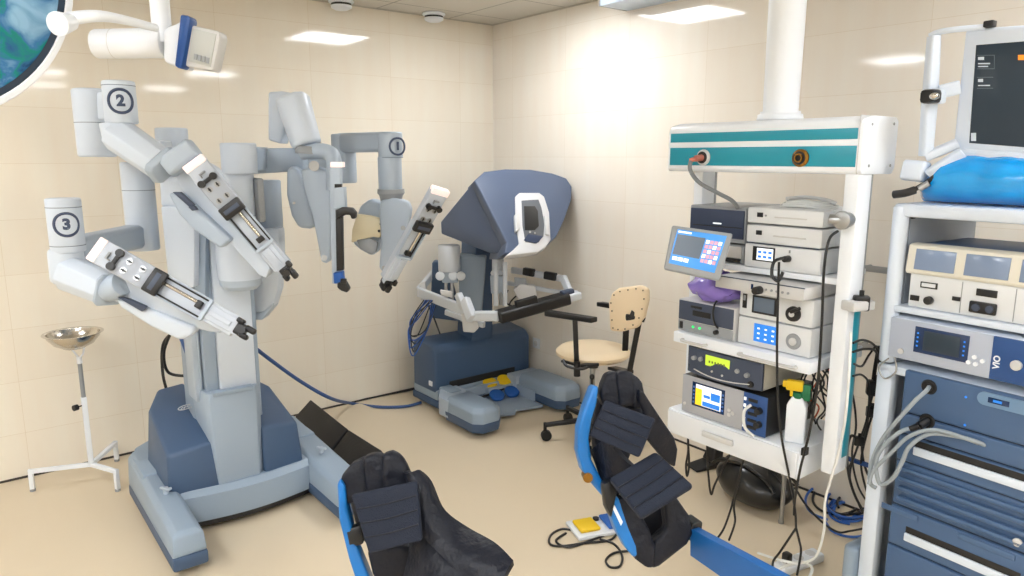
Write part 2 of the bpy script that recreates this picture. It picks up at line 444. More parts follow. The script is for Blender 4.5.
# --- column
b = MB()
def ringc(x0, x1, y, z, ch=.05, d=.3): return [(x0, y, z), (x1, y, z), (x1 + ch, y + ch * 1.3, z), (x1 + ch, y + d, z), (x0 - ch * .4, y + d, z), (x0 - ch * .4, y + .04, z)]
b.loft([ringc(.893, 1.09, 3.45, .19, .03), ringc(.875, 1.10, 3.45, .63, .035), ringc(.88, 1.095, 3.46, .68, .03)], .006)
b.build('lower_column_cover', ROBB, RB)
b = MB(); b.bx(.945, 1.12, 3.49, 3.74, .5, 1.62, .008); b.build('front_column', ROBW, RB)
b = MB(); b.bx(1.12, 1.145, 3.51, 3.76, .5, 1.55, .006); b.bx(.885, .944, 3.51, 3.74, .5, 1.55, .004); b.build('column_side_channel', ROBB, RB)
b = MB(); b.bx(.845, .884, 3.56, 3.70, .62, 1.5, .006); b.bx(.87, .876, 3.55, 3.57, .62, 1.4, .001); b.build('rear_column', ROBM, RB)
b = MB(); b.bx(.86, 1.14, 3.68, 3.86, .4, 1.52, .02); b.build('back_column', ROBB, RB)
# seam on column lower cover sits on its own lip
b = MB(); b.bx(.895, 1.09, 3.446, 3.49, .665, .685, .003); b.build('column_lip', ROBG, RB)
# front carriage (white barrel housing) and top drum
def vc(mb, px, yt, yb, D, r, bev=.008, n=40):
    t = P(px, yt, D); bt = P(px, yb, D); mb.cyl((t.x, t.y, bt.z), t, r, n=n, bev=bev, seg=3); return t, bt
def seam(mb, px, py, D, r, h=.0016, top=None):
    z = P(px, py, D).z; t = P(px, top if top is not None else py, D); mb.cyl((t.x, t.y, z - h), (t.x, t.y, z + h), r, n=48)
SEAM = mat('seam_grey', (128, 140, 154), .6)
b = MB()
c0 = P(237, 216, 3.30)
def barrel(z, r, k=1.0):  # D-shaped plan, rounded to the front
    return [(c0.x + r * math.cos(a), c0.y + (r * .9 * math.sin(a) if math.sin(a) < 0 else .16 * math.sin(a)), z) for a in [2 * PI * i / 36 for i in range(36)]]
zt, zb = P(237, 172, 3.27).z, P(237, 282, 3.2).z
b.loft([barrel(zt, .08), barrel(zt - .005, .086), barrel(P(237, 214, 3.27).z, .088), barrel(P(237, 262, 3.2).z, .1), barrel(zb, .096)])
CAR = b.build('carriage_housing', ROBW, RB, ang=30)
b = MB(); b.loft([barrel(zb, .09), barrel(zb - .03, .09), barrel(zb - .05, .07)]); b.build('carriage_lower_lip', ROBM, CAR)
b = MB(); b.loft([barrel(P(237, 216, 3.27).z + .0015, .0888), barrel(P(237, 216, 3.27).z - .0015, .0888)]); b.build('seam_line', SEAM, CAR)
b = MB(); vc(b, 238, 143, 174, 3.28, .078); TD = b.build('top_drum', ROBW, RB)
b = MB(); p = P(253, 160, 3.3); b.box((p.x + .015, p.y + .02, P(0, 200, 3.3).z), (.03, .12, .2), .008); b.build('switch_box', GREYP, RB)
# left tower carrying arm 2 / 3
b = MB(); slab(b, [(160, 206), (176, 206), (195, 205), (194, 288), (180, 288), (168, 286)], 3.24, .14, .012); LT = b.build('left_tower', ROBW, RB)
b = MB(); slab(b, [(158, 178), (190, 178), (192, 208), (160, 208)], 3.25, .14, .02, seg=4); b.build('left_tower_cap', ROBW, LT)
b = MB(); vc(b, 171, 128, 182, 3.6, .075); b.build('shoulder_drum', ROBW, LT)
b = MB(); slab(b, [(194, 214), (206, 214), (205, 330), (195, 330)], 3.29, .1, .004); b.build('tower_rail', ROBB, LT)
# right tower carrying arm 4 / 1
b = MB(); slab(b, [(252, 231), (279, 228), (280, 262), (278, 290), (273, 306), (264, 315), (252, 315)], 3.55, .10, .014); RT = b.build('right_tower', ROBW, RB)
b = MB(); slab(b, [(252, 313), (263, 312), (273, 303), (272, 308), (262, 320), (252, 320)], 3.54, .1, .006); b.build('right_tower_lip', ROBM, RT)
b = MB(); vc(b, 268, 180, 232, 3.72, .062); b.build('shoulder_drum', ROBM, RT)
b = MB(); slab(b, [(252, 148), (303, 148), (303, 171), (252, 174)], 3.6, .10, .012); slab(b, [(240, 146), (256, 147), (256, 171), (240, 170)], 3.45, .2, .012); b.build('upper_link', ROBM, RT)

# --- instrument arm built along its own axis: head -> tip, flat front, sterile adapter, rail, clamp
def instrument(parent, h, t, n, w, discs=True, name='instrument_slide', plate=.42, rail=.3, open_side=1):
    h, t = V(h), V(t); L = (t - h).length
    yy = (t - h).normalized(); n = V(n); n = (n - yy * n.dot(yy)); M = frame(h, n, y=yy)           # local y runs to the tip, z faces the viewer, x across
    def B(mb, x0, x1, y0, y1, z0, z1, bev=.003): 
        b2 = MB(); b2.bx(x0, x1, y0, y1, z0, z1, bev); me = bpy.data.meshes.new('t'); b2.bm.transform(M)
        for f in b2.bm.faces: f.material_index = mb.mi
        b2.bm.to_mesh(me); b2.bm.free(); mb.bm.from_mesh(me); bpy.data.meshes.remove(me)
    def C(mb, x, y, r, z0, z1, n_=20): mb.cyl(M @ V((x, y, z0)), M @ V((x, y, z1)), r, n=n_)
    yp, yr = L * plate, L * (plate + rail)
    m = MB(); B(m, -w / 2, w / 2, 0, yp, -.035, 0, .006); B(m, -w * .42, w * .42, yp - .01, L * .93, -.05, -.012, .004)
    S = m.build(name, SLIDEG, parent, world=True); 
    m = MB(); B(m, -w * .5, w * .5, -.012, .02, -.03, .004, .005); m.build('indicator_light', LAMPW, S, world=True)
    m = MB()                                              # adapter plate with four discs
    B(m, -w * .46, w * .46, .07, yp - .03, .0005, .005, .002); m.build('adapter_plate', PLATEG, S, world=True)
    yc = (.075 + yp - .05) / 2 + .012
    for a in (-1, 1):
        for c in (-1, 1):
            m = MB(); m.mi = 0; C(m, a * w * .2, yc + c * .027, w * .13, .004, .009)
            m.mi = 1; C(m, a * w * .2, yc + c * .027, w * .05, .008, .012); B(m, a * w * .2 - .003, a * w * .2 + .003, yc + c * .027 - w * .1, yc + c * .027 + w * .1, .008, .0105, .001)
            m.build('drive_disc', [STEELB, BLACK], S, world=True)
    m = MB(); B(m, -w * .4, w * .4, .074, .09, .003, .02, .006); C(m, -w * .3, .082, .014, .003, .024); C(m, w * .3, .082, .014, .003, .024)
    m.build('cable_clip', BLACK, S, world=True)
    m = MB(); B(m, -w * .15, w * .15, .045, .053, .001, .012, .002); B(m, w * .1, w * .15, .045, .065, .001, .012, .002); m.build('release_tab', GREYP, S, world=True)
    m = MB(); B(m, -w * .5, w * .5, yp - .04, yp + .014, .0, .026, .006); m.build('latch', BLACK, S, world=True)
    m = MB(); B(m, -w * .36, w * .36, yp - .022, yp - .004, .0245, .0275, .002); m.build('latch_recess', CHAR, S, world=True)
    m = MB()
    for s_ in (-1, 1):
        m.mi = 0; B(m, s_ * w * .44 - .003, s_ * w * .44 + .003, yp, yr + .01, -.014, .004, .001)
        m.mi = 1; B(m, s_ * w * .36 - .003, s_ * w * .36 + .003, yp, yr, -.013, -.006, .001)
    m.mi = 0; B(m, -w * .42, w * .42, yr, yr + .014, -.014, .006, .002)
    m.build('rail_frame', [ROBM, BLACK], S, world=True)
    m = MB(); C(m, 0, yp, .004, -.006, -.002) ; m.cyl(M @ V((-w * .12, yp + .01, -.004)), M @ V((-w * .12, yr - .03, -.004)), .007, n=14); m.build('slide_rod', STEEL, S, world=True)
    m = MB(); B(m, -w * .22, w * .1, yr - .035, yr - .012, -.01, .012, .004); m.build('rod_end', BLACK, S, world=True)
    m = MB(); B(m, -w * .3, w * .3, yr + .01, L * .97, -.035, -.006, .004); B(m, -w * .1, w * .1, yr + .02, L * .9, -.01, .003, .002)
    m.build('lower_slide', SLIDEG, S, world=True)
    # clamp at the tip
    m = MB(); k = w / .1
    B(m, -.026 * k, .026 * k, L * .93, L + .0, -.05, .0, .008); B(m, -.03 * k, -.004, L - .01, L + .03, -.04, .004, .008); B(m, .006, .028 * k, L - .015, L + .018, -.04, .012, .008)
    C(m, .0, L - .012, .016 * k, -.01, .018); B(m, -.04 * k, -.02 * k, L - .05, L - .02, -.03, .01, .006)
    m.build('cannula_clamp', BLACK, S, world=True)
    return S

def circled(px, py, D, r, s, parent, size=.085, name='number_mark', off=0.0, yaw=0.0):
    c = P(px, py, D)          # centre of drum axis at that height
    n = V((-c.x, -c.y, 0)).normalized(); n = Matrix.Rotation(yaw, 3, 'Z') @ n
    M = frame(c + n * (r + .0012), n, y=(0, 0, 1))
    o = text(s, size, M, INK, parent, name=name, wrap=r + .0012, depth=.0014, bold=.003)
    mb = MB(); R = size * .78
    ring = []
    for k in range(49):
        a = 2 * PI * k / 48; x, y = R * math.cos(a), R * math.sin(a); th = x / r
        ring.append(M @ V((r * math.sin(th), y, r * math.cos(th) - r)))
    mb.tube(ring, size * .10, n=8, smooth=False); mb.build('number_ring', INK, o, world=True)

# ---- ARM 2 (upper left)
b = MB(); vc(b, 91, 89, 157, 3.2, .078, .012); A2 = b.build('robot_arm', ROBW, RB)
b = MB(); seam(b, 91, 123, 3.2, .0786, top=89); b.build('seam_line', SEAM, A2)
b = MB(); slab(b, [(96, 92), (118, 90), (118, 118), (96, 120)], 3.14, .15, .01); slab(b, [(96, 146), (160, 140), (162, 155), (98, 156)], 3.3, .12, .01); b.build('link', ROBW, A2)
b = MB(); vc(b, 118, 81, 124, 2.95, .061, .008); b.build('elbow_drum', ROBW, A2)
b = MB(); seam(b, 118, 86, 2.95, .0616, top=81); b.build('seam_line', SEAM, A2)
circled(120, 102, 2.95, .061, '2', A2, .058, yaw=.04)
def bar(mb, p0, p1, w0, w1, d0, d1, up, bev=.02, seg=3, chamfer=.3):
    p0, p1 = V(p0), V(p1); M0 = frame(p0, p1 - p0, y=up); M1 = M0.copy(); M1.translation = p1
    def oc(M, w, d):
        a, c = w / 2, d / 2; k = min(w, d) * chamfer / 2
        return [M @ V(v) for v in ((-a + k, -c, 0), (a - k, -c, 0), (a, -c + k, 0), (a, c - k, 0), (a - k, c, 0), (-a + k, c, 0), (-a, c - k, 0), (-a, -c + k, 0))]
    mb.loft([oc(M0, w0, d0), oc(M1, w1, d1)], bev, seg)
b = MB(); e0 = P(116, 128, 2.95)
b.loft([[V((e0.x + .061 * math.cos(a), e0.y + .061 * math.sin(a), e0.z + .02)) for a in [2 * PI * i / 24 for i in range(24)]],
        [V((e0.x + .06 * math.cos(a) + .01, e0.y + .06 * math.sin(a), e0.z - .07)) for a in [2 * PI * i / 24 for i in range(24)]]], .01)
bar(b, P(117, 134, 2.94), P(162, 165, 2.86), .135, .125, .125, .125, TOCAM + V((0, 0, .8)), .006, 2, .55)
b.build('elbow_housing', ROBW, A2)
b = MB(); bar(b, P(162, 164.5, 2.86), P(167, 168, 2.85), .142, .12, .12, .1, TOCAM + V((0, 0, .8)), .006)
bar(b, P(167, 168, 2.85), P(195, 147, 2.86), .085, .08, .08, .075, TOCAM, .03, 5); b.build('yaw_joint', ROBM, A2)
b = MB(); slab(b, [(171, 170), (192, 156), (214, 168), (270, 268), (266, 279), (258, 275), (181, 190)], 2.9, .07, .012); b.build('forearm_beam', ROBW, A2)
b = MB(); slab(b, [(167, 193), (179, 193), (194, 206), (231, 240), (220, 249), (192, 229), (178, 214)], 2.86, .06, .014, seg=4); b.build('linkage_cover', ROBM, A2)
b = MB(); slab(b, [(172, 192), (180, 192), (194, 205), (190, 208)], 2.84, .02, .003); slab(b, [(188, 207), (194, 206), (197, 210), (192, 211)], 2.835, .02, .002); b.build('linkage_slot', CHAR, A2)
instrument(A2, P(193.5, 163, 2.80), P(289, 275, 2.86), TOCAM + V((-.1, 0, .45)), .092)

# ---- ARM 3 (lower left)
b = MB(); vc(b, 136, 162, 250, 3.5, .073, .01); A3 = b.build('robot_arm', ROBW, RB)
b = MB(); seam(b, 136, 190, 3.5, .0736, top=162); b.build('seam_line', SEAM, A3)
b = MB(); p0, p1 = P(134, 254, 3.5), P(64, 270, 2.75)
p0 = P(137, 236, 3.48); p1 = P(72, 250, 2.8); bar(b, p0, p1, .10, .10, .115, .10, (0, 0, 1), .008); b.build('link', ROBM, A3)
b = MB(); vc(b, 62.5, 198, 252, 2.75, .061, .008); b.build('elbow_drum', ROBW, A3)
for yy in (207, 245):
    b = MB(); seam(b, 62.5, yy, 2.75, .0616, top=198); b.build('seam_line', SEAM, A3)
circled(64.5, 223.5, 2.75, .061, '3', A3, .055, yaw=.1)
b = MB(); e0 = P(65, 250, 2.75)
b.loft([[V((e0.x + .061 * math.cos(a), e0.y + .061 * math.sin(a), e0.z + .01)) for a in [2 * PI * i / 24 for i in range(24)]],
        [V((e0.x + .066 * math.cos(a) + .004, e0.y + .066 * math.sin(a), e0.z - .13)) for a in [2 * PI * i / 24 for i in range(24)]]], .02, 3)
bar(b, P(72, 274, 2.74), P(109, 290, 2.66), .135, .12, .15, .12, TOCAM + V((0, 0, .2)), .006, 2, .55); b.build('elbow_housing', ROBW, A3)
b = MB(); bar(b, P(109, 289.5, 2.66), P(111, 290.5, 2.655), .125, .12, .12, .12, TOCAM, .003); b.cyl(P(107, 289, 2.66), P(122, 284, 2.64), .052, .045, bev=.006); b.build('yaw_joint', ROBM, A3)
b = MB(); slab(b, [(106, 282), (117, 273), (140, 280), (196, 300), (215, 322), (222, 334), (206, 332), (112, 302)], 2.66, .07, .014); b.build('forearm_beam', ROBW, A3)
b = MB(); slab(b, [(114, 299), (126, 300), (196, 328), (192, 336), (179, 341), (150, 327), (120, 308)], 2.64, .06, .016, seg=4); b.build('linkage_cover', ROBW, A3)
b = MB(); slab(b, [(115, 296), (128, 299), (146, 307), (142, 312), (128, 304)], 2.62, .02, .003); b.build('linkage_slot', CHAR, A3)
instrument(A3, P(96, 249, 2.55), P(245, 332, 2.55), TOCAM + V((-.1, 0, .55)), .094)
b = MB(); slab(b, [(240, 306), (250, 308), (249, 330)], 3.2, .01, .002); 
b.bm.free()

# ---- ARM 4 (endoscope arm, side on)
b = MB(); slab(b, [(268, 92), (281, 91), (299, 94), (302, 96), (302, 122), (290, 124), (287, 112), (281, 144), (268, 140)], 3.62, .12, .012, seg=3); A4 = b.build('robot_arm', ROBW, RB)
b = MB(); bar(b, P(292, 97, 3.5), P(307, 146, 3.46), .155, .135, .16, .14, TOCAM, .02, 3, .5); b.build('elbow_housing', ROBW, A4)
b = MB(); seam(b, 305, 138, 3.46, .001); b.bm.free()
b = MB(); M = P(309, 150, 3.46)
b.lathe([(0, .0), (.055, 0), (.062, -.012), (.062, -.035), (0, -.035)][::-1], P(309, 147, 3.46), (.12, 0, 1)); 
b.build('yaw_joint', GREYP, A4)
b = MB(); b.tube([P(302, 152, 3.46), P(316, 151, 3.44), P(329, 153, 3.42), P(334, 162, 3.40), P(334, 190, 3.40)], .037, n=14); b.build('hook_link', ROBM, A4)
b = MB(); slab(b, [(286, 170), (292, 165), (298, 170), (306, 190), (314, 218), (316, 226), (309, 229), (298, 228), (291, 216), (286, 195)], 3.48, .09, .02, seg=4); b.build('linkage_cover', ROBM, A4)
b = MB(); slab(b, [(300, 170), (316, 166), (330, 172), (331, 200), (330, 256), (327, 264), (321, 262), (313, 220), (303, 188)], 3.4, .08, .012, seg=3); b.build('forearm_beam', ROBM, A4)
for q, d0, d1, r0 in ((( 324, 258), 3.31, 3.33, .014), ((294, 203), 3.47, 3.49, .007), ((314, 166), 3.38, 3.42, .024)):
    b = MB(); b.cyl(P(q[0], q[1], d0), P(q[0], q[1], d1), r0); b.build('pivot_cap', STEELB, A4)
b = MB(); slab(b, [(329, 166), (340.5, 166), (342, 283), (332, 284)], 3.26, .04, .005); S4 = b.build('camera_slide', ROBM, A4)
b = MB(); slab(b, [(330, 162), (342, 162), (342, 167.5), (330, 167.5)], 3.25, .06, .004); b.build('indicator_light', LAMPW, S4)
b = MB(); slab(b, [(334.5, 184), (341.5, 184), (341.5, 189), (334.5, 189)], 3.255, .02, .001); slab(b, [(335.5, 210), (342.5, 210), (343.5, 270), (336.5, 271)], 3.25, .02, .001); b.build('black_track', BLACK, S4)
b = MB(); slab(b, [(333, 188), (344, 187), (345, 208), (333, 209)], 3.245, .05, .003); b.build('camera_carriage', ROBM, S4)
b = MB(); slab(b, [(336, 210), (342, 207), (352, 208), (356, 213), (355, 219), (351, 219), (350, 215), (345, 215), (336, 220)], 3.23, .04, .006); b.build('camera_cradle', BLACK, S4)
b = MB(); slab(b, [(333, 273), (342, 272), (343, 283), (334, 284)], 3.23, .05, .004); b.build('tip_collar', PBLUE, S4)
b = MB(); slab(b, [(337, 283), (345, 282), (349, 289), (347, 293), (341, 291), (337, 288)], 3.22, .045, .006); slab(b, [(340, 279), (346, 279), (346, 284), (340, 284)], 3.2, .02, .004); b.build('cannula_clamp', BLACK, S4)

# ---- ARM 1 (right)
b = MB(); vc(b, 343, 134, 183, 4.0, .066, .01); A1 = b.build('robot_arm', ROBM, RB)
b = MB(); bar(b, P(343, 143, 4.0), P(388, 142, 3.7), .1, .1, .105, .1, (0, 0, 1), .008); b.build('link', ROBM, A1)
b = MB(); slab(b, [(300, 149), (330, 150), (330, 170), (300, 168)], 3.9, .1, .01); b.build('rear_link', ROBM, A1)
b = MB(); vc(b, 390, 132, 158, 3.68, .062, .01); t_, b_ = vc(b, 389.5, 156, 193, 3.68, .06, .01); b.build('elbow_drum', ROBM, A1)
b = MB(); seam(b, 390, 157.5, 3.68, .0626, top=132); b.build('seam_line', SEAM, A1)
circled(394.5, 146.5, 3.68, .062, '1', A1, .052, yaw=.26)
b = MB(); p = P(391, 193, 3.68); b.lathe([(0, .02), (.068, .02), (.07, 0), (.06, -.012), (.052, -.05), (0, -.05)][::-1], (p.x, p.y, p.z)); b.build('yaw_joint', GREYP, A1)
b = MB(); slab(b, [(380, 201), (392, 197), (408, 202), (411, 210), (408, 224), (389, 271), (384, 274), (379, 268), (381, 240), (379, 215)], 3.62, .08, .012, seg=3); b.build('forearm_beam', ROBM, A1)
for q in ((403, 228), (384, 268)):
    b = MB(); b.cyl(P(q[0], q[1], 3.61), P(q[0], q[1], 3.63), .012); b.build('pivot_cap', STEELB, A1)
b = MB(); slab(b, [(360, 206), (370, 199), (380, 202), (381, 216), (381, 240), (377, 253), (371, 256), (360, 250), (353, 244), (352, 232), (356, 218)], 3.72, .11, .02, seg=4); b.build('linkage_cover', ROBM, A1)
b = MB()
outer = [(358, 215), (370, 217), (384, 221), (379, 239), (370, 237), (358, 241), (351, 240), (353, 228)]
slab(b, [(357, 214), (371, 216), (385, 220), (380, 238), (373, 237), (358, 241), (351, 243), (352, 230)], 3.655, .04, .008); b.build('tan_drape_guard', TAN, A1)
b = MB(); slab(b, [(356, 240), (370, 238), (378, 243), (376, 252), (371, 255), (360, 249)], 3.65, .03, .008); b.build('guard_recess', GREYP, A1)
for q in ((381, 224), (379, 231)):
    b = MB(); b.cyl(P(q[0], q[1], 3.645), P(q[0], q[1], 3.66), .007); b.build('screw', BLACK, A1)
instrument(A1, P(441, 192, 3.30), P(387, 288, 3.44), TOCAM + V((.75, -.4, .3)), .095, plate=.36, rail=.3)
# cables behind the column
b = MB(); b.tube([P(172, 330, 3.6), P(164, 352, 3.65), P(168, 372, 3.7), P(186, 376, 3.7), P(196, 374, 3.6)], .008); b.tube([P(175, 330, 3.6), P(163, 345, 3.7), P(163, 375, 3.7), P(170, 400, 3.7)], .008); b.build('cable', BLACK, RB)
b = MB(); b.tube([P(180, 335, 3.5), P(186, 350, 3.5), P(192, 372, 3.5), P(196, 385, 3.5)], .011); b.build('blue_cable', CBLUE, RB)
# ================================================================== SURGEON CONSOLE
CN = thing('surgeon_console', 'slate blue surgeon console with hooded viewer, armrest bar and foot pedals', 'surgeon console', (3.0, 4.1, 0), 0, world=True)
b = MB()
prof = [(4.15, .13), (4.15, .43), (4.20, .475), (4.40, .50), (4.46, .46), (4.46, .13)]
def sec(x, k): 
    cy, cz = 4.29, .3
    return [(x, cy + (y - cy) * k, cz + (z - cz) * k) for y, z in prof]
b.loft([sec(2.585, .97), sec(2.60, 1), sec(3.44, 1), sec(3.455, .97)], .012, 3); b.build('console_base', SLATE, CN)
b = MB(); b.bx(2.70, 3.30, 4.142, 4.16, .14, .205, .004); b.build('foot_recess', BLACK, CN)
b = MB(); b.bx(2.585, 3.45, 4.13, 4.47, .08, .16, .02); b.bx(2.60, 2.70, 3.98, 4.14, .08, .19, .015); b.build('base_collar', ROBG, CN)
b = MB(); b.bx(2.58, 3.455, 4.09, 4.475, .03, .085, .012); b.build('base_skirt', SKIRT, CN)
def pod(x0, x1, y0, y1, z1, name='foot_pod'):
    b = MB(); m_ = (x0 + x1) / 2
    def s_(z, e): return [(x0 + e, y0 + .05 + e, z), (x0 + .05 + e, y0 + e, z), (x1 - .05 - e, y0 + e, z), (x1 - e, y0 + .05 + e, z), (x1 - e, y1, z), (x0 + e, y1, z)]
    b.loft([s_(.095, .0), s_(z1 - .03, .004), s_(z1, .03)], .008); o = b.build(name, ROBG, CN)
    b = MB(); b.loft([s_(.035, .004), s_(.1, -.003)], .006); b.build('pod_skirt', SKIRT, o)
    for yy in (y0 + .08, y1 - .05):
        b = MB(); b.cyl((m_ - .012, yy, .026), (m_ + .012, yy, .026), .026, bev=.004); b.build('caster', RUBBER, o)
pod(2.50, 2.73, 3.53, 3.90, .20); pod(3.22, 3.46, 3.53, 4.0, .20)
b = MB(); b.ext([(2.50, 3.86, .05), (2.50, 3.98, .05), (2.60, 4.12, .05), (2.74, 4.12, .05), (2.74, 4.0, .05)], (0, 0, .13), .01); b.build('pod_bracket', ROBM, CN)
b = MB(); b.ext([(3.2, 4.0, .05), (3.2, 4.12, .05), (3.455, 4.12, .05), (3.46, 3.98, .05)], (0, 0, .13), .01); b.build('pod_bracket', ROBM, CN)
b = MB(); b.ext([(2.74, 3.78, .022), (2.95, 3.70, .022), (3.0, 3.75, .022), (3.21, 3.70, .022), (3.21, 4.13, .022), (2.74, 4.13, .022)], (0, 0, .02), .004)
b.bx(2.735, 2.75, 3.8, 4.12, .02, .12, .004); b.bx(3.205, 3.22, 3.8, 4.12, .02, .12, .004); b.bx(2.74, 3.21, 4.09, 4.12, .02, .14, .006); b.build('pedal_tray', ROBB, CN)
b = MB(); b.tube([(2.76, 4.02, .07), (3.0, 4.04, .08), (3.12, 4.05, .09)], .009); b.cyl((2.78, 3.99, .08), (2.82, 4.0, .08), .035, bev=.006); b.build('side_pedal', BLACK, CN)
b = MB(); b.ext([(2.98, 4.05, .04), (3.2, 4.04, .04), (3.2, 4.1, .04), (2.98, 4.1, .04)], (0, 0, .075), .008); b.build('pedal_mount', ROBB, CN)
for q, m_, z in (((490, 382), YEL, .14), ((504.5, 379.5), YEL, .14), ((497, 394.5), PBLUE, .08), ((512, 391), PBLUE, .08)):
    p = PZ(q[0], q[1], z); b = MB()
    b.loft([[(p.x + r_ * math.cos(a), p.y + r_ * .72 * math.sin(a), z_ + .38 * (r_ * math.sin(a))) for a in [2 * PI * i / 22 for i in range(22)]] for r_, z_ in ((.05, z - .024), (.062, z - .006), (.06, z + .004), (.045, z + .008))], 0)
    b.bx(p.x - .02, p.x + .02, p.y + .02, p.y + .05, .04, z - .004, .006)
    b.build('foot_pedal', m_, CN)
p = PX(431, 390, 2.584); b = MB(); b.bx(2.578, 2.586, p.y - .02, p.y + .02, .18, .215, .001); b.build('white_label', WHITEP, CN)
# support column and lift
b = MB(); b.ext([(2.92, 4.18, .45), (3.12, 4.18, .45), (3.12, 4.18, 1.22), (2.98, 4.18, 1.28)], (0, .2, 0), .015); b.build('lift_column', SLATE, CN)
b = MB(); slab(b, [(458, 255), (486, 257), (481, 322), (460, 322)], 5.05, .12, .01); b.build('inner_column', ROBB, CN)
# hood (viewer head): tilted face, thick body
nH = V((-.06, -.8, .6)).normalized()
oH = P(530, 250, 4.55)
face = [(474, 180), (484, 171.5), (505, 169), (530, 169.5), (552, 173), (566, 178), (571.5, 186), (572, 197), (566, 215), (556, 236), (546, 247), (538, 250.5), (520, 252.5), (503, 254), (505, 245)]
face = [(474, 181), (484, 172), (505, 169.3), (530, 169.8), (552, 173.5), (566, 178.5), (571.5, 187), (571, 200), (564, 220), (556, 237), (546, 247), (537, 250.5), (520, 253), (504, 254), (506, 243)]
F_ = [PN(x, y, oH, nH) for x, y in face]
cH = sum(F_, V()) / len(F_)
back = V((.06, .30, -.14))
mid = [cH + (p - cH) * 1.0 + back * .35 for p in F_]
bk = [cH + (p - cH) * .74 + back * 1.15 for p in F_]
b = MB(); b.loft([[cH + (p - cH) * .985 - back * .03 for p in F_], F_, mid, bk], .012, 3); HD = b.build('viewer_hood', SLATE2, CN, ang=30)
# side cheek that slopes to the rear left
pts = [P(474, 181, 4.72), P(506, 243, 4.53), P(503, 254, 4.53), P(490, 253.5, 4.62), P(441, 234, 4.92), P(440.5, 222, 4.95)]
b = MB(); b.ext(pts, (.16, .16, 0), .012, 3, taper=.85); b.build('hood_cheek', SLATE2, HD)
# viewport: cream-grey frame with dark recess
vo = oH + nH * .004
def onh(q, k=0.0): return PN(q[0], q[1], oH + nH * k, nH)
outer = [(515.5, 196.5), (519.5, 192.5), (539.5, 192.5), (544.5, 196.5), (549.5, 212.5), (551, 239.5), (545.5, 247.5), (538.5, 252), (522.5, 254), (505.5, 256), (513.5, 249.5), (519.5, 243.5), (516, 223.5)]
inner = [(521.5, 200.5), (538.5, 199.5), (541.5, 207.5), (544.5, 223.5), (543.5, 236.5), (536.5, 243.5), (525.5, 242), (522.5, 225.5)]
b = MB(); b.ext([onh(q, .02) for q in outer], -nH * .05, .008, 3); vf = b.build('viewport_frame', mat('viewport_grey', (206, 206, 208), .45), HD)
b = MB(); b.ext([onh(q, .0215) for q in inner], -nH * .004, .001); b.build('viewport_recess', mat('recess_grey', (96, 100, 106), .6), vf)
b = MB(); b.ext([onh(q, .026) for q in ((524, 206), (535, 206), (538, 211), (539, 226), (535, 230), (525, 230))], -nH * .004, .002); b.build('eyepiece', BLACK, vf)
b = MB(); b.ext([onh(q, .028) for q in ((524, 240), (528, 234), (543, 236), (539, 242), (535, 243))], -nH * .006, .002); b.build('eyepiece_base', NAVY, vf)
for q in ((530, 232), (535, 233)):
    b = MB(); b.cyl(onh(q, .02), onh(q, .034), .007); b.build('adjust_knob', STEELB, vf)
for l in (((515, 214), (519.5, 213), (520.5, 228), (516, 232)), ((544.5, 215), (549, 216), (550, 235), (546, 234))):
    b = MB(); b.ext([onh(q, .035) for q in l], -nH * .03, .008); b.build('brow_rest', LGREY, vf)
# control arms: armrest bar on a U frame
wr = lambda x, y, D: P(x, y, D)
LGC = mat('console_light_grey', (208, 213, 220), .4)
b = MB()
bar(b, wr(419, 292, 5.0), wr(467, 311, 4.62), .035, .035, .07, .07, (0, 0, 1), .01)
bar(b, wr(465, 300, 4.62), wr(472, 319, 4.5), .05, .05, .07, .07, (0, 1, 0), .012)
bar(b, wr(458, 294, 4.66), wr(466, 312, 4.6), .045, .045, .05, .06, (0, 1, 0), .012)
bar(b, wr(469, 316, 4.56), wr(499, 316, 4.42), .06, .06, .065, .065, (0, 0, 1), .012)
b.build('armrest_frame', LGC, CN); b = MB()
bar(b, wr(561, 299, 4.62), wr(579, 294.5, 4.66), .11, .1, .055, .05, (0, 0, 1), .014)
bar(b, wr(563, 277, 4.85), wr(570, 294, 4.75), .04, .04, .05, .05, (0, 1, 0), .01)
bar(b, wr(512, 270, 5.1), wr(565, 279, 4.85), .035, .035, .045, .045, (0, 0, 1), .01)
bar(b, wr(508, 283, 5.1), wr(562, 293, 4.82), .025, .025, .03, .03, (0, 0, 1), .006); bar(b, wr(560, 292, 4.83), wr(568, 292, 4.76), .025, .025, .03, .03, (0, 0, 1), .006)
b.build('armrest_frame', LGC, CN); b = MB()
bar(b, wr(419, 290, 5.05), wr(438, 268, 5.25), .04, .04, .05, .05, (0, 0, 1), .01)
b.build('frame_stay', LGC, CN)
b = MB(); slab(b, [(419, 284), (425, 282), (428, 300), (421, 301)], 5.0, .05, .006); b.build('frame_joint', LGREY, CN)
b = MB(); bar(b, wr(498, 317, 4.42), wr(567, 298, 4.62), .12, .12, .075, .075, (0, 0, 1), .02, 4); AR = b.build('armrest_pad', BLACK, CN)
b = MB(); bar(b, wr(516, 307, 4.45), wr(537, 301, 4.5), .04, .04, .078, .078, (0, 0, 1), .006); b.build('pad_insert', RUBBER, AR)
b = MB(); bar(b, wr(562, 296, 4.6), wr(573, 292.5, 4.64), .05, .045, .066, .06, (0, 0, 1), .006); b.build('touch_pad', CHAR, AR)
for q0, q1 in (((524, 271), (534, 273)), ((545, 275), (556, 277))):
    b = MB(); p0, p1 = wr(q0[0], q0[1], 5.06 - (q0[0] - 512) * .0045), wr(q1[0], q1[1], 5.06 - (q1[0] - 512) * .0045); bar(b, p0, p1, .045, .045, .055, .055, (0, 0, 1), .01); b.build('rail_grip', BLACK, CN)
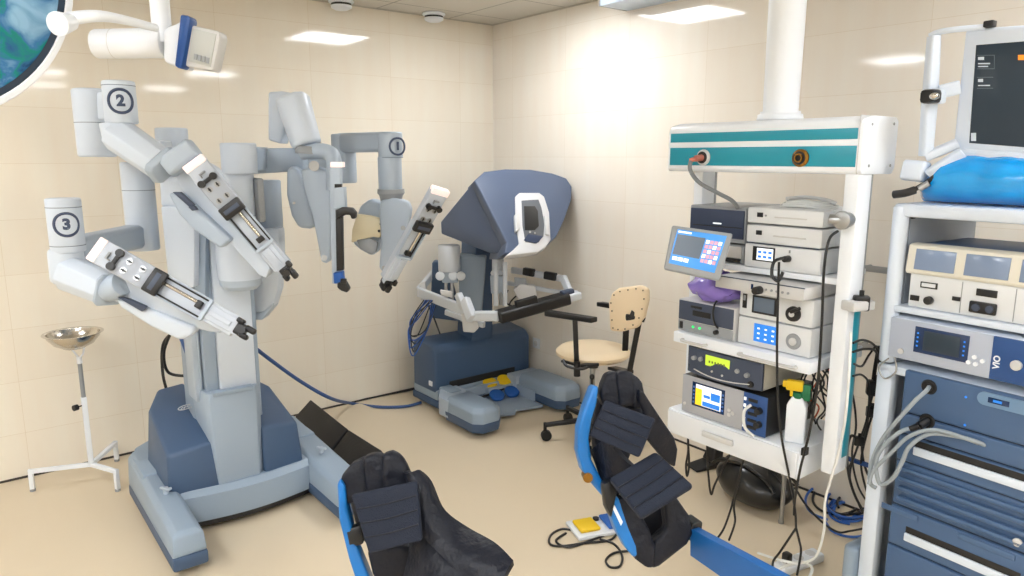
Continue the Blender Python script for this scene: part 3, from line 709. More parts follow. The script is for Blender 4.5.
# master manipulators
def manip(cx, top, bot, D, s=1.0):
    b = MB(); t_, bt = P(cx, top, D), P(cx, top + 26 * s, D); b.cyl((t_.x, t_.y, bt.z), t_, .078 * s, n=24, bev=.006)
    o = b.build('master_controller', LGC, CN)
    for dx in (-9, 4, 12):
        b = MB(); b.cyl(P(cx + dx * s, top + 31 * s, D - .07), P(cx + dx * s, top + 31 * s, D + .02), .032 * s, bev=.005); b.build('gimbal_joint', LGC, o)
    b = MB()
    for dx in (-3, 3): b.cyl(P(cx + dx, top + 30 * s, D - .02), P(cx + dx, bot, D - .05), .013, n=12)
    b.build('lift_rod', STEELB, o)
    b = MB(); slab(b, [(cx - 8, top + 20), (cx + 8, top + 20), (cx + 9, top + 38), (cx - 7, top + 38)], D - .05, .05, .008); b.build('gimbal_housing', ROBM, o)
manip(449, 245, 305, 4.95, 1.0)
b = MB()
manip(498, 256, 305, 4.95, .55)
b = MB()
for q in ((496, 262), (505, 262)): b.cyl(P(q[0], q[1], 4.8), P(q[0], 306, 4.75), .016, n=14)
b.build('support_rod', LGC, CN)
b = MB(); slab(b, [(461, 312), (476, 316), (479, 328), (474, 333), (463, 332)], 4.6, .08, .008); b.build('carriage_block', LGREY, CN)
b = MB(); bar(b, wr(446, 312, 4.85), wr(484, 325, 4.62), .03, .03, .04, .04, (0, 0, 1), .006); b.build('lower_bar', LGC, CN)
b = MB(); slab(b, [(432, 262), (446, 262), (462, 322), (430, 318)], 5.15, .12, .012); b.build('rear_housing', SLATE, CN)
b = MB(); slab(b, [(513, 290), (520, 284), (535, 286), (538, 300), (520, 302)], 4.85, .08, .012); b.build('wrist_gimbal', LGREY, CN)
b = MB(); slab(b, [(514, 278), (526, 279), (527, 286), (515, 286)], 4.86, .04, .006); b.build('gimbal_handle', GREYP, CN)
b = MB(); slab(b, [(440, 290), (452, 292), (452, 298), (441, 296)], 4.75, .03, .005); b.build('gimbal_handle', LGREY, CN)
# cables on the console's side
rr = random.Random(3)
for k in range(7):
    x0 = 424 + k * 1.6; b = MB()
    m_ = CBLUE2 if k % 2 else BLACK
    D = 4.86
    b.tube([P(x0, 300, D), P(411 + rr.random() * 7, 314 + rr.random() * 6, D), P(408 + rr.random() * 4, 330 + rr.random() * 5, D), P(411 + rr.random() * 9, 336 + 4 * k % 24, D), P(422 + rr.random() * 6, 325 + rr.random() * 8, D), P(430 + k, 305, D)], .0045, 6)
    b.build('cable_loop', m_, CN)
for pts in ([(428, 305), (434, 318), (440, 334)], [(516, 296), (510, 303), (512, 309), (524, 311), (536, 309), (540, 303)], [(508, 290), (505, 300), (512, 306), (530, 308)]):
    b = MB(); b.tube([P(x, y, 4.9) for x, y in pts], .006, 6); b.build('cable_loop', BLACK, CN)

# ================================================================== STOOL
p = PZ(597, 415, 0)
ST = thing('surgeon_stool', 'cream vinyl rolling stool with backrest and black armrests', 'stool', (p.x, p.y, 0), 0, world=True)
sx, sy = PZ(597, 352, .60).x, PZ(597, 352, .60).y
sx, sy = 3.18, 3.17
c = P(593, 352, 4.38)
b = MB(); prof = [(0, -.035), (.17, -.035), (.21, -.028), (.236, -.008), (.236, .008), (.215, .028), (.17, .038), (0, .042)]
b.lathe(prof, c, n=40); b.build('seat', CREAM, ST)
b = MB(); b.cyl(c - V((0, 0, .10)), c - V((0, 0, .035)), .035); b.build('seat_mechanism', BLACK, ST)
base = V((c.x, c.y, 0))
b = MB(); b.cyl(base + V((0, 0, .13)), c - V((0, 0, .08)), .018); b.build('gas_column', STEELB, ST)
b = MB(); b.cyl(base + V((0, 0, .09)), base + V((0, 0, .17)), .033, bev=.004); b.build('base_hub', BLACK, ST)
w0 = PZ(545, 436, .03); a0 = math.atan2(w0.y - base.y, w0.x - base.x); R = (V((w0.x, w0.y, 0)) - base).length
for k in range(5):
    a = a0 + 2 * PI * k / 5; d = V((math.cos(a), math.sin(a), 0)); e = base + d * R
    b = MB(); bar(b, base + d * .02 + V((0, 0, .13)), e + V((0, 0, .105)), .04, .032, .03, .024, (0, 0, 1), .006); b.build('base_leg', BLACK, ST)
    b = MB(); b.cyl(e + V((0, 0, .05)), e + V((0, 0, .12)), .011); sd = V((-d.y, d.x, 0))
    b.cyl(e - sd * .022 + V((0, 0, .034)) - d * .008, e + sd * .022 + V((0, 0, .034)) - d * .008, .034, bev=.006); b.build('caster', RUBBER, ST)
Db = 4.10
b = MB(); bt = [(608, 303), (611, 293), (618, 288), (640, 285), (647, 289), (647, 300), (643, 318), (636, 328), (620, 332), (609, 331)]
slab(b, bt, 3.99, .05, .018, seg=4, n=V((-.95, -.25, .1))); BR = b.build('backrest', CREAM, ST)
TACK = mat('dark_tack', (80, 60, 40), .4, .5)
nb = V((-.95, -.25, .1)).normalized(); ob = P(608, 303, 3.99)
for i, (x, y) in enumerate([(611, 303), (612, 311), (612, 320), (613, 328), (614, 295), (620, 291.5), (628, 290), (636, 288.8), (643, 290.5), (644, 299), (642, 309), (639, 318), (633, 325), (625, 329), (618, 329.5)]):
    q = PN(x, y, ob, nb); b = MB(); b.ell(q + nb * .0005, (.0045, .0045, .0045), n=8); b.build('tack', TACK, BR)
b = MB(); bar(b, P(640, 317, 3.92), P(629, 374, 3.98), .03, .03, .02, .02, TOCAM, .004); bar(b, P(626, 330, 4.0), P(625, 350, 4.05), .035, .035, .02, .02, TOCAM, .004); bar(b, P(629, 372, 3.98), P(612, 368, 4.2), .06, .06, .02, .02, (0, 0, 1), .004); b.build('backrest_bracket', BLACK, ST)
b = MB(); b.cyl(P(627, 317, 3.93), P(637, 317, 3.9), .028, bev=.006); bar(b, P(630, 314, 3.9), P(645, 320, 3.88), .05, .03, .025, .02, TOCAM, .008)
b.build('adjusting_knob', BLACK, ST)
b = MB(); bar(b, P(548, 313, 4.3), P(594, 320, 4.02), .065, .06, .032, .03, (0, 0, 1), .014, 4); b.build('armrest', BLACK, ST)
b = MB(); bar(b, P(575, 320, 4.14), P(577, 372, 4.14), .03, .03, .018, .018, TOCAM, .004); bar(b, P(562, 361, 4.2), P(578, 365, 4.1), .02, .02, .015, .015, (0, 0, 1), .004); bar(b, P(578, 366, 4.12), P(598, 364, 4.15), .04, .04, .018, .018, (0, 0, 1), .004); b.cyl(P(577, 362, 4.1), P(577, 376, 4.1), .02); b.build('armrest_post', BLACK, ST)
b = MB(); b.tube([P(563, 360, 4.16), P(567, 366, 4.12), P(580, 369, 4.08), P(588, 367, 4.08)], .009); b.build('armrest_lever', BLACK, ST)
b = MB(); bar(b, P(600, 304, 4.45), P(612, 306, 4.3), .05, .05, .028, .028, (0, 0, 1), .01); b.build('armrest', BLACK, ST)
b = MB(); b.tube([P(592, 378, 4.05), P(592, 390, 4.05)], .008); b.ell(P(592, 377, 4.05), (.015, .015, .018)); b.build('height_lever', BLACK, ST)

# ================================================================== BASIN STAND + BASIN
bs = [PZ(33, 491, 0), PZ(118, 491, 0), PZ(117, 461, 0)]
hub = P(91, 462, 3.72); hub = V((hub.x, hub.y, .12))
BS = thing('basin_stand', 'white tubular three-legged basin stand by the left wall', 'stand', (hub.x, hub.y, 0), 0, world=True)
for q in bs:
    z = .115
    b = MB(); top = V((q.x, q.y, z)); up = V((0, 0, 1))
    bar(b, V((hub.x, hub.y, z)), top, .022, .022, .022, .022, up, .002, 2, .1)
    bar(b, top + V((0, 0, .011)), V((q.x, q.y, .012)), .022, .022, .022, .022, (top - hub), .002, 2, .1); lg = b.build('leg', WHITE, BS)
    b = MB(); b.cyl((q.x, q.y, 0.0005), (q.x, q.y, .014), .014); b.build('foot_cap', GREYP, lg)
def hz(y, x=91): 
    r_ = ray(x, y); D = V((hub.x, hub.y, 0)).dot(FH); return P(x, y, D).z
z1, z2, zb_ = hz(397, 83), hz(358, 80), hz(339, 75)
b = MB(); bar(b, V((hub.x, hub.y, .105)), V((hub.x, hub.y, z1)), .026, .026, .026, .026, (0, 1, 0), .002, 2, .1); b.build('upright', WHITE, BS)
b = MB(); b.cyl((hub.x, hub.y, z1 - .05), (hub.x, hub.y, z2), .011); b.build('telescopic_rod', GREYP, BS)
b = MB(); b.cyl((hub.x, hub.y, z2 - .03), (hub.x, hub.y, z2 + .006), .014); 
bc = V((hub.x - .015, hub.y, 0)); zr = hz(333, 74); Rb = .145
ringp = [(bc.x + .085 * math.cos(a), bc.y + .085 * math.sin(a), zr - .055) for a in [2 * PI * i / 30 for i in range(31)]]
b.tube(ringp, .005, smooth=False); b.tube([(hub.x, hub.y, z2), (hub.x + .02, hub.y, z2 + .02), (hub.x + .03, hub.y - .01, zr - .08), (hub.x + .07, hub.y, zr - .055)], .005); b.tube([(hub.x, hub.y, z2), (hub.x - .04, hub.y + .03, zr - .075), (hub.x - .09, hub.y, zr - .055)], .005)
b.build('basin_ring', WHITE, BS)
b = MB(); b.tube([(hub.x, hub.y, z1 - .045), (hub.x - .04, hub.y - .02, z1 - .045)], .004); b.cyl((hub.x - .035, hub.y - .018, z1 - .045), (hub.x - .055, hub.y - .028, z1 - .045), .016); b.build('clamp_knob', BLACK, BS)
b = MB(); t = .002
pr = [(0, -.082), (.05, -.08), (.095, -.055), (.125, -.018), (.13, .0), (Rb, .003), (Rb, .0055), (.127, .003), (.121, -.018), (.092, -.052), (.048, -.076), (0, -.078)]
b.lathe(pr, (0, 0, 0), n=48); BSN = b.build('basin', STEEL, None); BSN.location = (bc.x, bc.y, zr)
tag(BSN, 'shiny steel basin resting on the white tubular stand', 'basin')

# ================================================================== BLACK PADS leaning beside the robot foot
def pad(px, D_, label, n, th=.05):
    b = MB(); pts = [PN(x, y, D_, n) for x, y in px]
    b.ext(pts, -n * th, .007, 3); o = b.build('padded_board', PADB, None, ang=40)
    c = V((sum(v.co.x for v in o.data.vertices), sum(v.co.y for v in o.data.vertices), 0)) / len(o.data.vertices)
    zm = min(v.co.z for v in o.data.vertices)
    o.data.transform(Matrix.Translation((-c.x, -c.y, -zm))); o.location = (c.x, c.y, zm)
    tag(o, label, 'pad', 'black padded boards beside the robot')
    return o
nP = V((-.55, 0, .83)).normalized()
oP = PZ(330, 456, .055)
A_ = pad([(310.5, 399.5), (347, 428.5), (328, 453), (295, 416.5)], oP, 'black vinyl padded board nearer the left wall, behind the robot foot', nP)
B_ = pad([(348.4, 429.5), (381, 450), (364, 478), (329.8, 454.5)], oP, 'black vinyl padded board nearer the dark leg rest', nP)

# ================================================================== OPERATING LIGHT + BOOM (top left)
OL = thing('operating_light', 'large round operating light head with glossy blue-green face cut by the corner', 'operating light', tuple(P(-70, -40, 1.6)), 0, world=True)
cL = P(-80, -28, 1.55); nL = (CAM - cL).normalized() * .8 + V((0, 0, -.25)); nL = (nL + RH * .62).normalized()
edge = P(60, 12, 1.55)
RL = .30
b = MB(); b.lathe([(0, 0.0), (RL - .018, .0), (RL - .012, .012), (RL, .012), (RL + .008, 0), (RL + .004, -.03), (RL - .04, -.07), (RL * .5, -.1), (0, -.11)], cL, nL, 72); OH = b.build('lamp_head', WHITE, OL)
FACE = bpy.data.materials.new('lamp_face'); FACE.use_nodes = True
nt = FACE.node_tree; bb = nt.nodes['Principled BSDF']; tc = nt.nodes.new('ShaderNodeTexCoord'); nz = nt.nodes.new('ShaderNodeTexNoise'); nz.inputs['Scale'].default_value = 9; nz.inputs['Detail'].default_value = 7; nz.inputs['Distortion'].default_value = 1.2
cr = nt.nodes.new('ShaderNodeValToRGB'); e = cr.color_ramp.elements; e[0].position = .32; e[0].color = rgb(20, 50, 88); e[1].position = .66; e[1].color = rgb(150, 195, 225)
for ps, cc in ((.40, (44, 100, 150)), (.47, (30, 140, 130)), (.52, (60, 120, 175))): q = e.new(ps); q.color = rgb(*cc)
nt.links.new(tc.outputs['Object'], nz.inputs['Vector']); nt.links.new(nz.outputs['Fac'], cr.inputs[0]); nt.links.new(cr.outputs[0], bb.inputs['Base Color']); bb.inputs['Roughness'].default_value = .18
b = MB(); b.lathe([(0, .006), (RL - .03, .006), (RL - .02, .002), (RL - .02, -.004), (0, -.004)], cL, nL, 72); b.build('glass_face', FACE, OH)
b = MB(); b.lathe([(RL - .030, .0075), (RL - .014, .0078), (RL - .014, .004), (RL - .030, .004)], cL, nL, 72); b.build('face_surround', mat('dark_rim', (34, 52, 72), .3), OH)
b = MB(); b.cyl(P(57, 24, 1.7), P(72, 22, 1.75), .028, .018, bev=.004); b.tube([P(68, 19, 1.76), P(95, 16, 1.8), P(120, 19, 1.88), P(156, 28, 2.0)], lambda t: .016 - .006 * t, 14); b.build('yoke_arm', WHITE, OL)
p = P(160, 27, 2.02)
CB = thing('ceiling_boom', 'white ceiling boom arm with blue band and grey end box, top left', 'boom arm', (p.x, p.y, ZC), 0, world=True)
D0 = 2.1; c0_ = P(163, 43, D0)
b = MB(); b.cyl((c0_.x, c0_.y, c0_.z), (c0_.x, c0_.y, ZC - .0005), .026); b.build('drop_tube', WHITEP, CB)
b = MB(); b.cyl(P(95, 44, D0), P(165, 43, D0), .040, .041, bev=.008, n=40); AX = b.build('arm_barrel', WHITEP, CB)
b = MB(); b.cyl(P(114, 43.7, D0), P(114.6, 43.7, D0), .0407, n=40); b.build('seam_line', LGREY, AX)
b = MB(); slab(b, [(162, 28), (184, 19), (186, 70), (162, 62)], 2.06, .07, .014); b.build('arm_knuckle', WHITEP, CB)
b = MB(); slab(b, [(180, 14), (189, 15.5), (190, 20), (182, 66), (180, 69), (174, 66), (176, 50)], 2.02, .05, .006); b.build('blue_band', BLUEB, CB)
b = MB(); slab(b, [(188, 24), (219, 31), (220, 38), (213, 71), (184, 66)], 2.04, .06, .008); EB = b.build('end_box', LGREY, CB)
b = MB(); slab(b, [(192, 28), (216, 34), (210, 67), (188, 61)], 2.036, .005, .001); b.build('cover_panel', mat('cover_grey', (188, 190, 186), .5), EB)
for i in range(4):
    b = MB(); slab(b, [(194 + 4 * i, 53.5 + i * 1.2), (197 + 4 * i, 54.2 + i * 1.2), (196.6 + 4 * i, 60 + i * 1.2), (193.6 + 4 * i, 59.3 + i * 1.2)], 2.03, .003, 0); b.build('symbol', GREYP, EB)

# ================================================================== CABLES ON THE LEFT
def cable(name, pts, r, m, label, grp=None, n=8):
    b = MB(); pts = [V(p) for p in pts]; o0 = pts[0].copy(); o0.z = 0
    b.tube([p - o0 for p in pts], r, n); o = b.build(name, m, None); o.location = o0; tag(o, label, 'cable', grp); return o
pc = [P(255, 350, 3.75), PZ(300, 383, .02).lerp(P(300, 383, 4.0), .5)]
pts = [P(250, 344, 3.8), P(265, 356, 3.9), P(290, 372, 4.0), P(320, 390, 4.1)] 
pts = [P(250, 344, 3.8), P(272, 361, 3.95), P(300, 381, 4.15), P(330, 398, 4.25)] + [V((q.x, q.y, .012)) for q in (PZ(352, 405), PZ(380, 408.5), PZ(405, 408), PZ(421, 404))]
cable('floor_cable', pts, .011, CBLUE, 'thick blue cable sagging from the robot cart across to the console')
# ================================================================== CEILING PENDANT WITH SHELVES
PR = (2.456, 2.01, 0)
PD = thing('equipment_pendant', 'white ceiling pendant with teal stripes, shelves and drawer', 'equipment pendant', PR, -PI / 2)
def lp(x, y, z): return mw(PD) @ V((x, y, z))
b = MB()
pf = [(0.0, 1.74), (-.012, 1.752), (-.012, 1.90), (.0, 1.925), (.06, 1.94), (.22, 1.94), (.24, 1.925), (.24, 1.76), (.22, 1.74)]
b.loft([[(x, y, z) for y, z in pf] for x in (-.008, .825)], .006, 2); HDR = b.build('header', WHITE, PD, ang=40)
b = MB(); b.bx(.03, .09, .17, .23, 1.0, 1.04, .003); b.build('shelf_bracket', WHITE, PD)
b = MB(); b.bx(.03, .09, .17, .23, .62, .66, .003); b.build('shelf_bracket', WHITE, PD)
for z0, z1 in ((1.86, 1.897), (1.766, 1.838)):
    b = MB(); b.bx(.006, .805, -.0145, -.0118, z0, z1, .0008); b.build('teal_strip', TEAL, HDR)
b = MB(); b.bx(.809, .811, -.0135, .23, 1.742, 1.94, 0); b.build('seam_line', LGREY, HDR)
for y_, z_ in ((.04, 1.91), (.2, 1.915), (.04, 1.77), (.2, 1.77)):
    b = MB(); b.cyl((.824, y_, z_), (.827, y_, z_), .005, n=10); b.build('screw', GREYP, HDR)
def sock(px, py):
    q = PX(px, py, PR[0]); x, z = PR[1] - q.y, q.z
    b = MB(); b.m(0).lathe([(0, 0), (.032, 0), (.032, .006), (.024, .012), (.02, .008), (0, .008)], (x, -.0145, z), (0, -1, 0), 30); b.m(1).cyl((x, -.02, z), (x, -.0275, z), .024); b.m(0)
    return b, x, z
b, x, z = sock(803, 158); g = b.build('gas_socket', [BRASS, BLACK], HDR)
b = MB(); b.lathe([(.011, 0), (.016, 0), (.016, .008), (.011, .008)], (x, -.0265, z), (0, -1, 0), 24); b.build('brass_collar', BRASS, g)
b, x, z = sock(706, 157.5); g = b.build('gas_socket', [LGREY, BLACK], HDR)
b = MB(); b.cyl((x, -.02, z), (x - .01, -.055, z - .004), .013); b.cyl((x - .01, -.045, z - .004), (x - .035, -.06, z - .012), .009); b.build('gas_plug', COPPER, g)
b = MB(); b.tube([(x - .03, -.058, z - .01), (x - .03, -.06, z - .05), (x + .01, -.05, z - .10), (x + .08, -.02, z - .14), (x + .12, .02, z - .17), (x + .13, .05, z - .2)], .0085, 10); b.build('gas_hose', mat('hose_grey', (122, 126, 130), .5), g)
b = MB(); b.cyl((.41, .15, 1.94), (.41, .15, ZC - .0005), .066, .072, n=48); b.build('ceiling_tube', WHITE, PD)
b = MB(); b.cyl((.41, .15, 1.942), (.41, .15, 1.965), .088, .084, n=48, bev=.003); b.cyl((.41, .15, 1.965), (.41, .15, 1.975), .076, n=48); b.build('tube_collar', WHITE, PD)
b = MB(); b.cyl((.41, .15, ZC - .06), (.41, .15, ZC - .0008), .13, n=48, bev=.01); b.build('ceiling_cover', WHITE, PD)
for x0, x1, z0, yp in ((.010, .058, .60, .15), (.765, .818, .64, .0)):
    b = MB(); b.bx(x0, x1, yp, yp + .09, z0, 1.745, .006); po = b.build('post', WHITE, PD)
    b = MB(); b.bx(x0 + .008, x1 - .008, yp + .091, yp + .115, z0, 1.745, .002); b.build('cable_channel', GREYP, PD)
b = MB(); b.bx(.818, .8205, .045, .085, .70, 1.30, .0006); b.build('teal_strip', TEAL, PD)
def shelf(x0, x1, y0, y1, z0, z1, nm='shelf'):
    b = MB(); b.bx(x0, x1, y0, y1, z0, z1, .004); return b.build(nm, WHITE, PD)
b = MB(); b.ext([(.06, .03, 1.345), (.764, .03, 1.345), (.764, .10, 1.345), (.70, .12, 1.345), (.70, .36, 1.345), (.02, .36, 1.345), (.0, .24, 1.345), (.06, .2, 1.345)], (0, 0, .023), .003); b.build('shelf', WHITE, PD)
sh2 = shelf(.085, .715, -.04, .36, 1.010, 1.056)
for xa, xb in ((.14, .26), (.43, .66)):
    b = MB(); b.tube([(xa, -.04, 1.03), (xa + .01, -.062, 1.03), (xb - .01, -.062, 1.03), (xb, -.04, 1.03)], .006, 8); b.build('handle', LGREY, sh2)
b = MB(); b.bx(.07, .70, -.035, .36, .588, .703, .006); DR = b.build('drawer_case', WHITE, PD)
b = MB(); b.bx(.076, .694, -.045, -.0355, .594, .697, .004); df = b.build('drawer_front', WHITEP, DR)
b = MB(); b.bx(.27, .42, -.062, -.0455, .637, .662, .006); b.build('drawer_handle', LGREY, df)
b = MB(); b.bx(.7, .716, -.03, -.0, .69, .72, .002); b.build('rail_bracket', BLACK, DR)
b = MB(); b.bx(-.03, .80, .34, .36, .565, .58, .002); b.build('blue_rail', BLUEB, PD)
b = MB(); b.cyl((.79, -.03, 1.585), (.79, .01, 1.585), .026, n=20, bev=.004); b.cyl((.745, -.045, 1.585), (.79, -.03, 1.585), .019, n=20, bev=.003); b.cyl((.79, -.05, 1.585), (.79, -.03, 1.585), .032, n=20, bev=.004); b.build('rail_clamp', STEELB, PD)

# ---- devices on the pendant (each its own thing; local frame as the pendant's)
def dev(name, label, cat, x0, x1, z0, z1, y0=0.0, d=.36, m=DEVW, bev=.006, group=None):
    t = thing(name, label, cat, tuple(lp((x0 + x1) / 2, y0 + d / 2, z0)), -PI / 2, group)
    w_ = (x1 - x0) / 2; h_ = z1 - z0
    b = MB(); b.bx(-w_, w_, -d / 2, d / 2, 0, h_, bev); b.build('case', m, t)
    t['w'] = w_; t['d'] = d / 2; t['h'] = h_
    return t
def face(t, name, m, u0, u1, v0, v1, out=.003, bev=.001, parent=None, rev=0.0):   # rectangle on the front face in 0..1 units
    w_, d_, h_ = t['w'], t['d'], t['h']
    b = MB(); b.bx(-w_ + 2 * w_ * u0, -w_ + 2 * w_ * u1, -d_ - out - rev, -d_ + .001 - rev, h_ * v0, h_ * v1, bev); return b.build(name, m, parent or t)
def dial(t, name, m, u, v, r, out=.02, parent=None):
    w_, d_, h_ = t['w'], t['d'], t['h']; c = V((-w_ + 2 * w_ * u, -d_, h_ * v)); b = MB(); b.cyl(c, c + V((0, -out, 0)), r, r * .92, n=24, bev=r * .1); return b.build(name, m, parent or t)
G1 = None
u = dev('recorder', 'light grey flat recorder unit, topmost of the upper right stack', 'medical device', .37, .685, 1.545, 1.605, .03, .34)
face(u, 'port', BLACK, .14, .22, .4, .7); dial(u, 'button', GREYP, .26, .52, .004, .003); face(u, 'slot', LGREY, .38, .8, .42, .5)
u = dev('recorder', 'light grey recorder unit, second of the upper right stack', 'medical device', .37, .685, 1.468, 1.538, .03, .34)
face(u, 'port', BLACK, .14, .22, .45, .7); face(u, 'slot', LGREY, .38, .8, .42, .5); face(u, 'foot_strip', CHAR, .02, .98, -.06, 0.0, 0)
u = dev('camera_controller', 'off-white controller with small lit screen in the upper right stack', 'medical device', .37, .69, 1.370, 1.462, .025, .34)
s_ = face(u, 'screen_bezel', BLACK, .12, .42, .3, .92); face(u, 'screen', SCR_W, .18, .40, .36, .86, .005, parent=u)
for i in range(3):
    for j in range(2): face(u, 'screen_icon', SCR_BL, .2 + .07 * i, .245 + .07 * i, .45 + .2 * j, .55 + .2 * j, .0062)
dial(u, 'cable_socket', BLACK, .60, .55, .013, .03); face(u, 'side_marks', GREYP, .60, .62, .78, .9)
u = dev('video_unit', 'flat white-fronted video unit with dark top, above the dial box', 'medical device', .312, .69, 1.288, 1.334, -.07, .34, m=LGREY, bev=.003); face(u, 'top_plate', CHAR, .0, 1.0, .95, 1.04, .004)
face(u, 'front_panel', LGREY, .0, 1., .0, .95, .006, .002); dial(u, 'plug', BLACK, .53, .35, .016, .04)
for i in range(5): dial(u, 'button', GREYP, .60 + .06 * i, .45, .005, .010)
face(u, 'logo_mark', SCR_DB, .43, .455, .3, .75, .008)
u = dev('light_source', 'off-white box with dark screen and black dial', 'medical device', .377, .69, 1.175, 1.280, .0, .36)
face(u, 'screen_bezel', BLACK, .19, .53, .18, .86); face(u, 'screen', SCR_G, .22, .5, .26, .80, .005); face(u, 'switch', BLACK, .05, .11, .3, .85); face(u, 'switch_key', GREYP, .065, .095, .6, .8, .006)
dl = dial(u, 'dial', BLACK, .76, .42, .03, .016); dial(u, 'dial_cap', LGREY, .76, .42, .011, .022)
b = MB(); b.box((-u['w'] + 2 * u['w'] * .81, -u['d'] - .022, u['h'] * .60), (.045, .012, .014), .004, rot=Matrix.Rotation(-.5, 3, 'Y')); b.build('lever', BLACK, u)
u = dev('insufflator', 'off-white box with blue touch screen and round grey speaker', 'medical device', .377, .69, 1.060, 1.170, .0, .36)
face(u, 'screen', SCR_BL, .24, .56, .2, .85, .004)
for i in range(3):
    for j in range(3): face(u, 'screen_icon', SCR_W, .29 + .1 * i, .325 + .1 * i, .3 + .18 * j, .36 + .18 * j, .0052)
dial(u, 'speaker_ring', GREYP, .78, .48, .032, .006); dial(u, 'speaker_cap', LGREY, .78, .48, .016, .012)
u = dev('printer', 'navy-fronted printer with grey case behind the tilted monitor', 'printer', .068, .345, 1.452, 1.598, .06, .33, m=GREYP)
face(u, 'front_panel', NAVY, .02, .98, .12, .92, .006, .004); face(u, 'paper_slot', BLACK, .08, .95, .42, .45, .008); face(u, 'badge', SCR_W, .45, .6, .5, .54, .009)
u = dev('power_supply', 'grey low box on the upper shelf under the navy printer', 'medical device', .075, .345, 1.370, 1.446, .06, .33, m=GREYP)
face(u, 'front_panel', LGREY, .04, .96, .3, .9, .004); face(u, 'slot', BLACK, .5, .95, .05, .25, .004)
u = dev('blood_pump', 'grey-faced control box below the purple plastic film', 'medical device', .082, .368, 1.058, 1.198, -.01, .36, m=LGREY)
face(u, 'front_panel', CHAR, .02, .98, .36, .96, .004, .003); face(u, 'lower_panel', GREYP, .02, .98, .04, .34, .004, .002); face(u, 'display', BLACK, .28, .6, .55, .72, .006); face(u, 'display', BLACK, .24, .44, .78, .86, .006)
face(u, 'switch', BLACK, .05, .11, .08, .3, .007)
for k in (.30, .42): dial(u, 'indicator', LED_G, k, .2, .006, .008)
dial(u, 'socket', BLACK, .72, .2, .01, .02)
# energy unit 1: dark curved front, lime display
u = dev('electrosurgical_unit', 'dark blue-fronted unit with lime display', 'medical device', .157, .515, .888, 1.006, -.02, .34, m=mat('taupe_case', (186, 184, 174), .5))
b = MB(); w_, d_, h_ = u['w'], u['d'], u['h']
b.loft([[(x, -d_ - .03 * math.sin(PI * (x + w_) / (2 * w_)) - .004, 0.004), (x, -d_ - .018 * math.sin(PI * (x + w_) / (2 * w_)) - .004, h_ - .003), (x, -d_ + .01, h_ - .003), (x, -d_ + .01, .004)] for x in [-w_ + 2 * w_ * i / 14 for i in range(15)]], 0); b.build('curved_front', CHAR, u)
face(u, 'display', SCR_LG, .29, .62, .48, .86, .002, .001, rev=.024)
for i in range(6): face(u, 'display_text', mat('lime_dark', (110, 130, 40), .5), .34 + .04 * i, .36 + .04 * i, .6, .68, .0008, 0, rev=.0262)
for k, v in ((.12, .62), (.22, .64), (.72, .56), (.84, .5)): dial(u, 'button', GREYP, k, v, .010, .03)
for k, v in ((.40, .33), (.54, .28)): dial(u, 'button', LGREY, k, v, .005, .034)
b = MB(); b.tube([(-w_ + 2 * w_ * k, -d_ - .007 - .029 * math.sin(PI * k), h_ * (.12 + .0 + .55 * (k - .5) ** 2)) for k in (.12, .3, .5, .7, .9)], .0025, 6); b.build('curved_groove', LGREY, u)
dial(u, 'socket', BLACK, .88, .2, .014, .02); face(u, 'switch', BLACK, .02, .1, .08, .3, .006)
# energy unit 2: silver front with colour screen
u = dev('electrosurgical_generator', 'silver generator with bright blue and yellow screen on the drawer unit', 'medical device', .135, .545, .706, .872, -.02, .34, m=BLACK)
face(u, 'front_panel', mat('silver_front', (172, 174, 180), .4), .0, .74, .0, 1.0, .006, .003); face(u, 'socket_panel', mat('socket_blue', (40, 80, 140), .4), .74, 1.0, .0, 1.0, .006, .003)
s_ = face(u, 'screen_bezel', SCR_DB, .13, .53, .24, .88, .008); face(u, 'screen', SCR_W, .18, .49, .30, .84, .010)
face(u, 'screen_block', SCR_Y, .18, .26, .30, .74, .011, 0); face(u, 'screen_block', SCR_BL, .27, .48, .32, .44, .011, 0); face(u, 'screen_block', SCR_BL, .37, .48, .52, .72, .011, 0); face(u, 'screen_block', SCR_BL, .28, .36, .54, .62, .011, 0)
for k in range(5): face(u, 'bezel_key', mat('key_blue', (60, 110, 190), .4), .145, .165, .32 + .1 * k, .37 + .1 * k, .0095, 0); face(u, 'bezel_key', mat('key_blue', (60, 110, 190), .4), .5, .52, .32 + .1 * k, .37 + .1 * k, .0095, 0)
for k, v in ((.59, .42), (.63, .36), (.59, .30)): dial(u, 'button', LGREY, k, v, .009, .01)
for k in range(5): face(u, 'socket', BLACK, .80, .9, .12 + .17 * k, .2 + .17 * k, .009); face(u, 'socket_mark', SCR_W, .75, .775, .12 + .17 * k, .2 + .17 * k, .009)
for k in (.3, .64): dial(u, 'plug', BLACK, .93, k, .014, .03)
dial(u, 'power_button', LGREY, .04, .22, .007, .009)
b = MB(); w_, d_, h_ = u['w'], u['d'], u['h']; b.tube([(-w_ + 2 * w_ * .85, -d_ - .02, h_ * .75), (-w_ + 2 * w_ * .82, -d_ - .045, h_ * .6), (-w_ + 2 * w_ * .83, -d_ - .04, h_ * .2), (-w_ + 2 * w_ * .92, -d_ - .03, h_ * .03)], .006, 8); b.build('white_lead', CWHITE, u)
for o in list(bpy.data.objects):
    for k in ('w', 'd', 'h'):
        if k in o: del o[k]
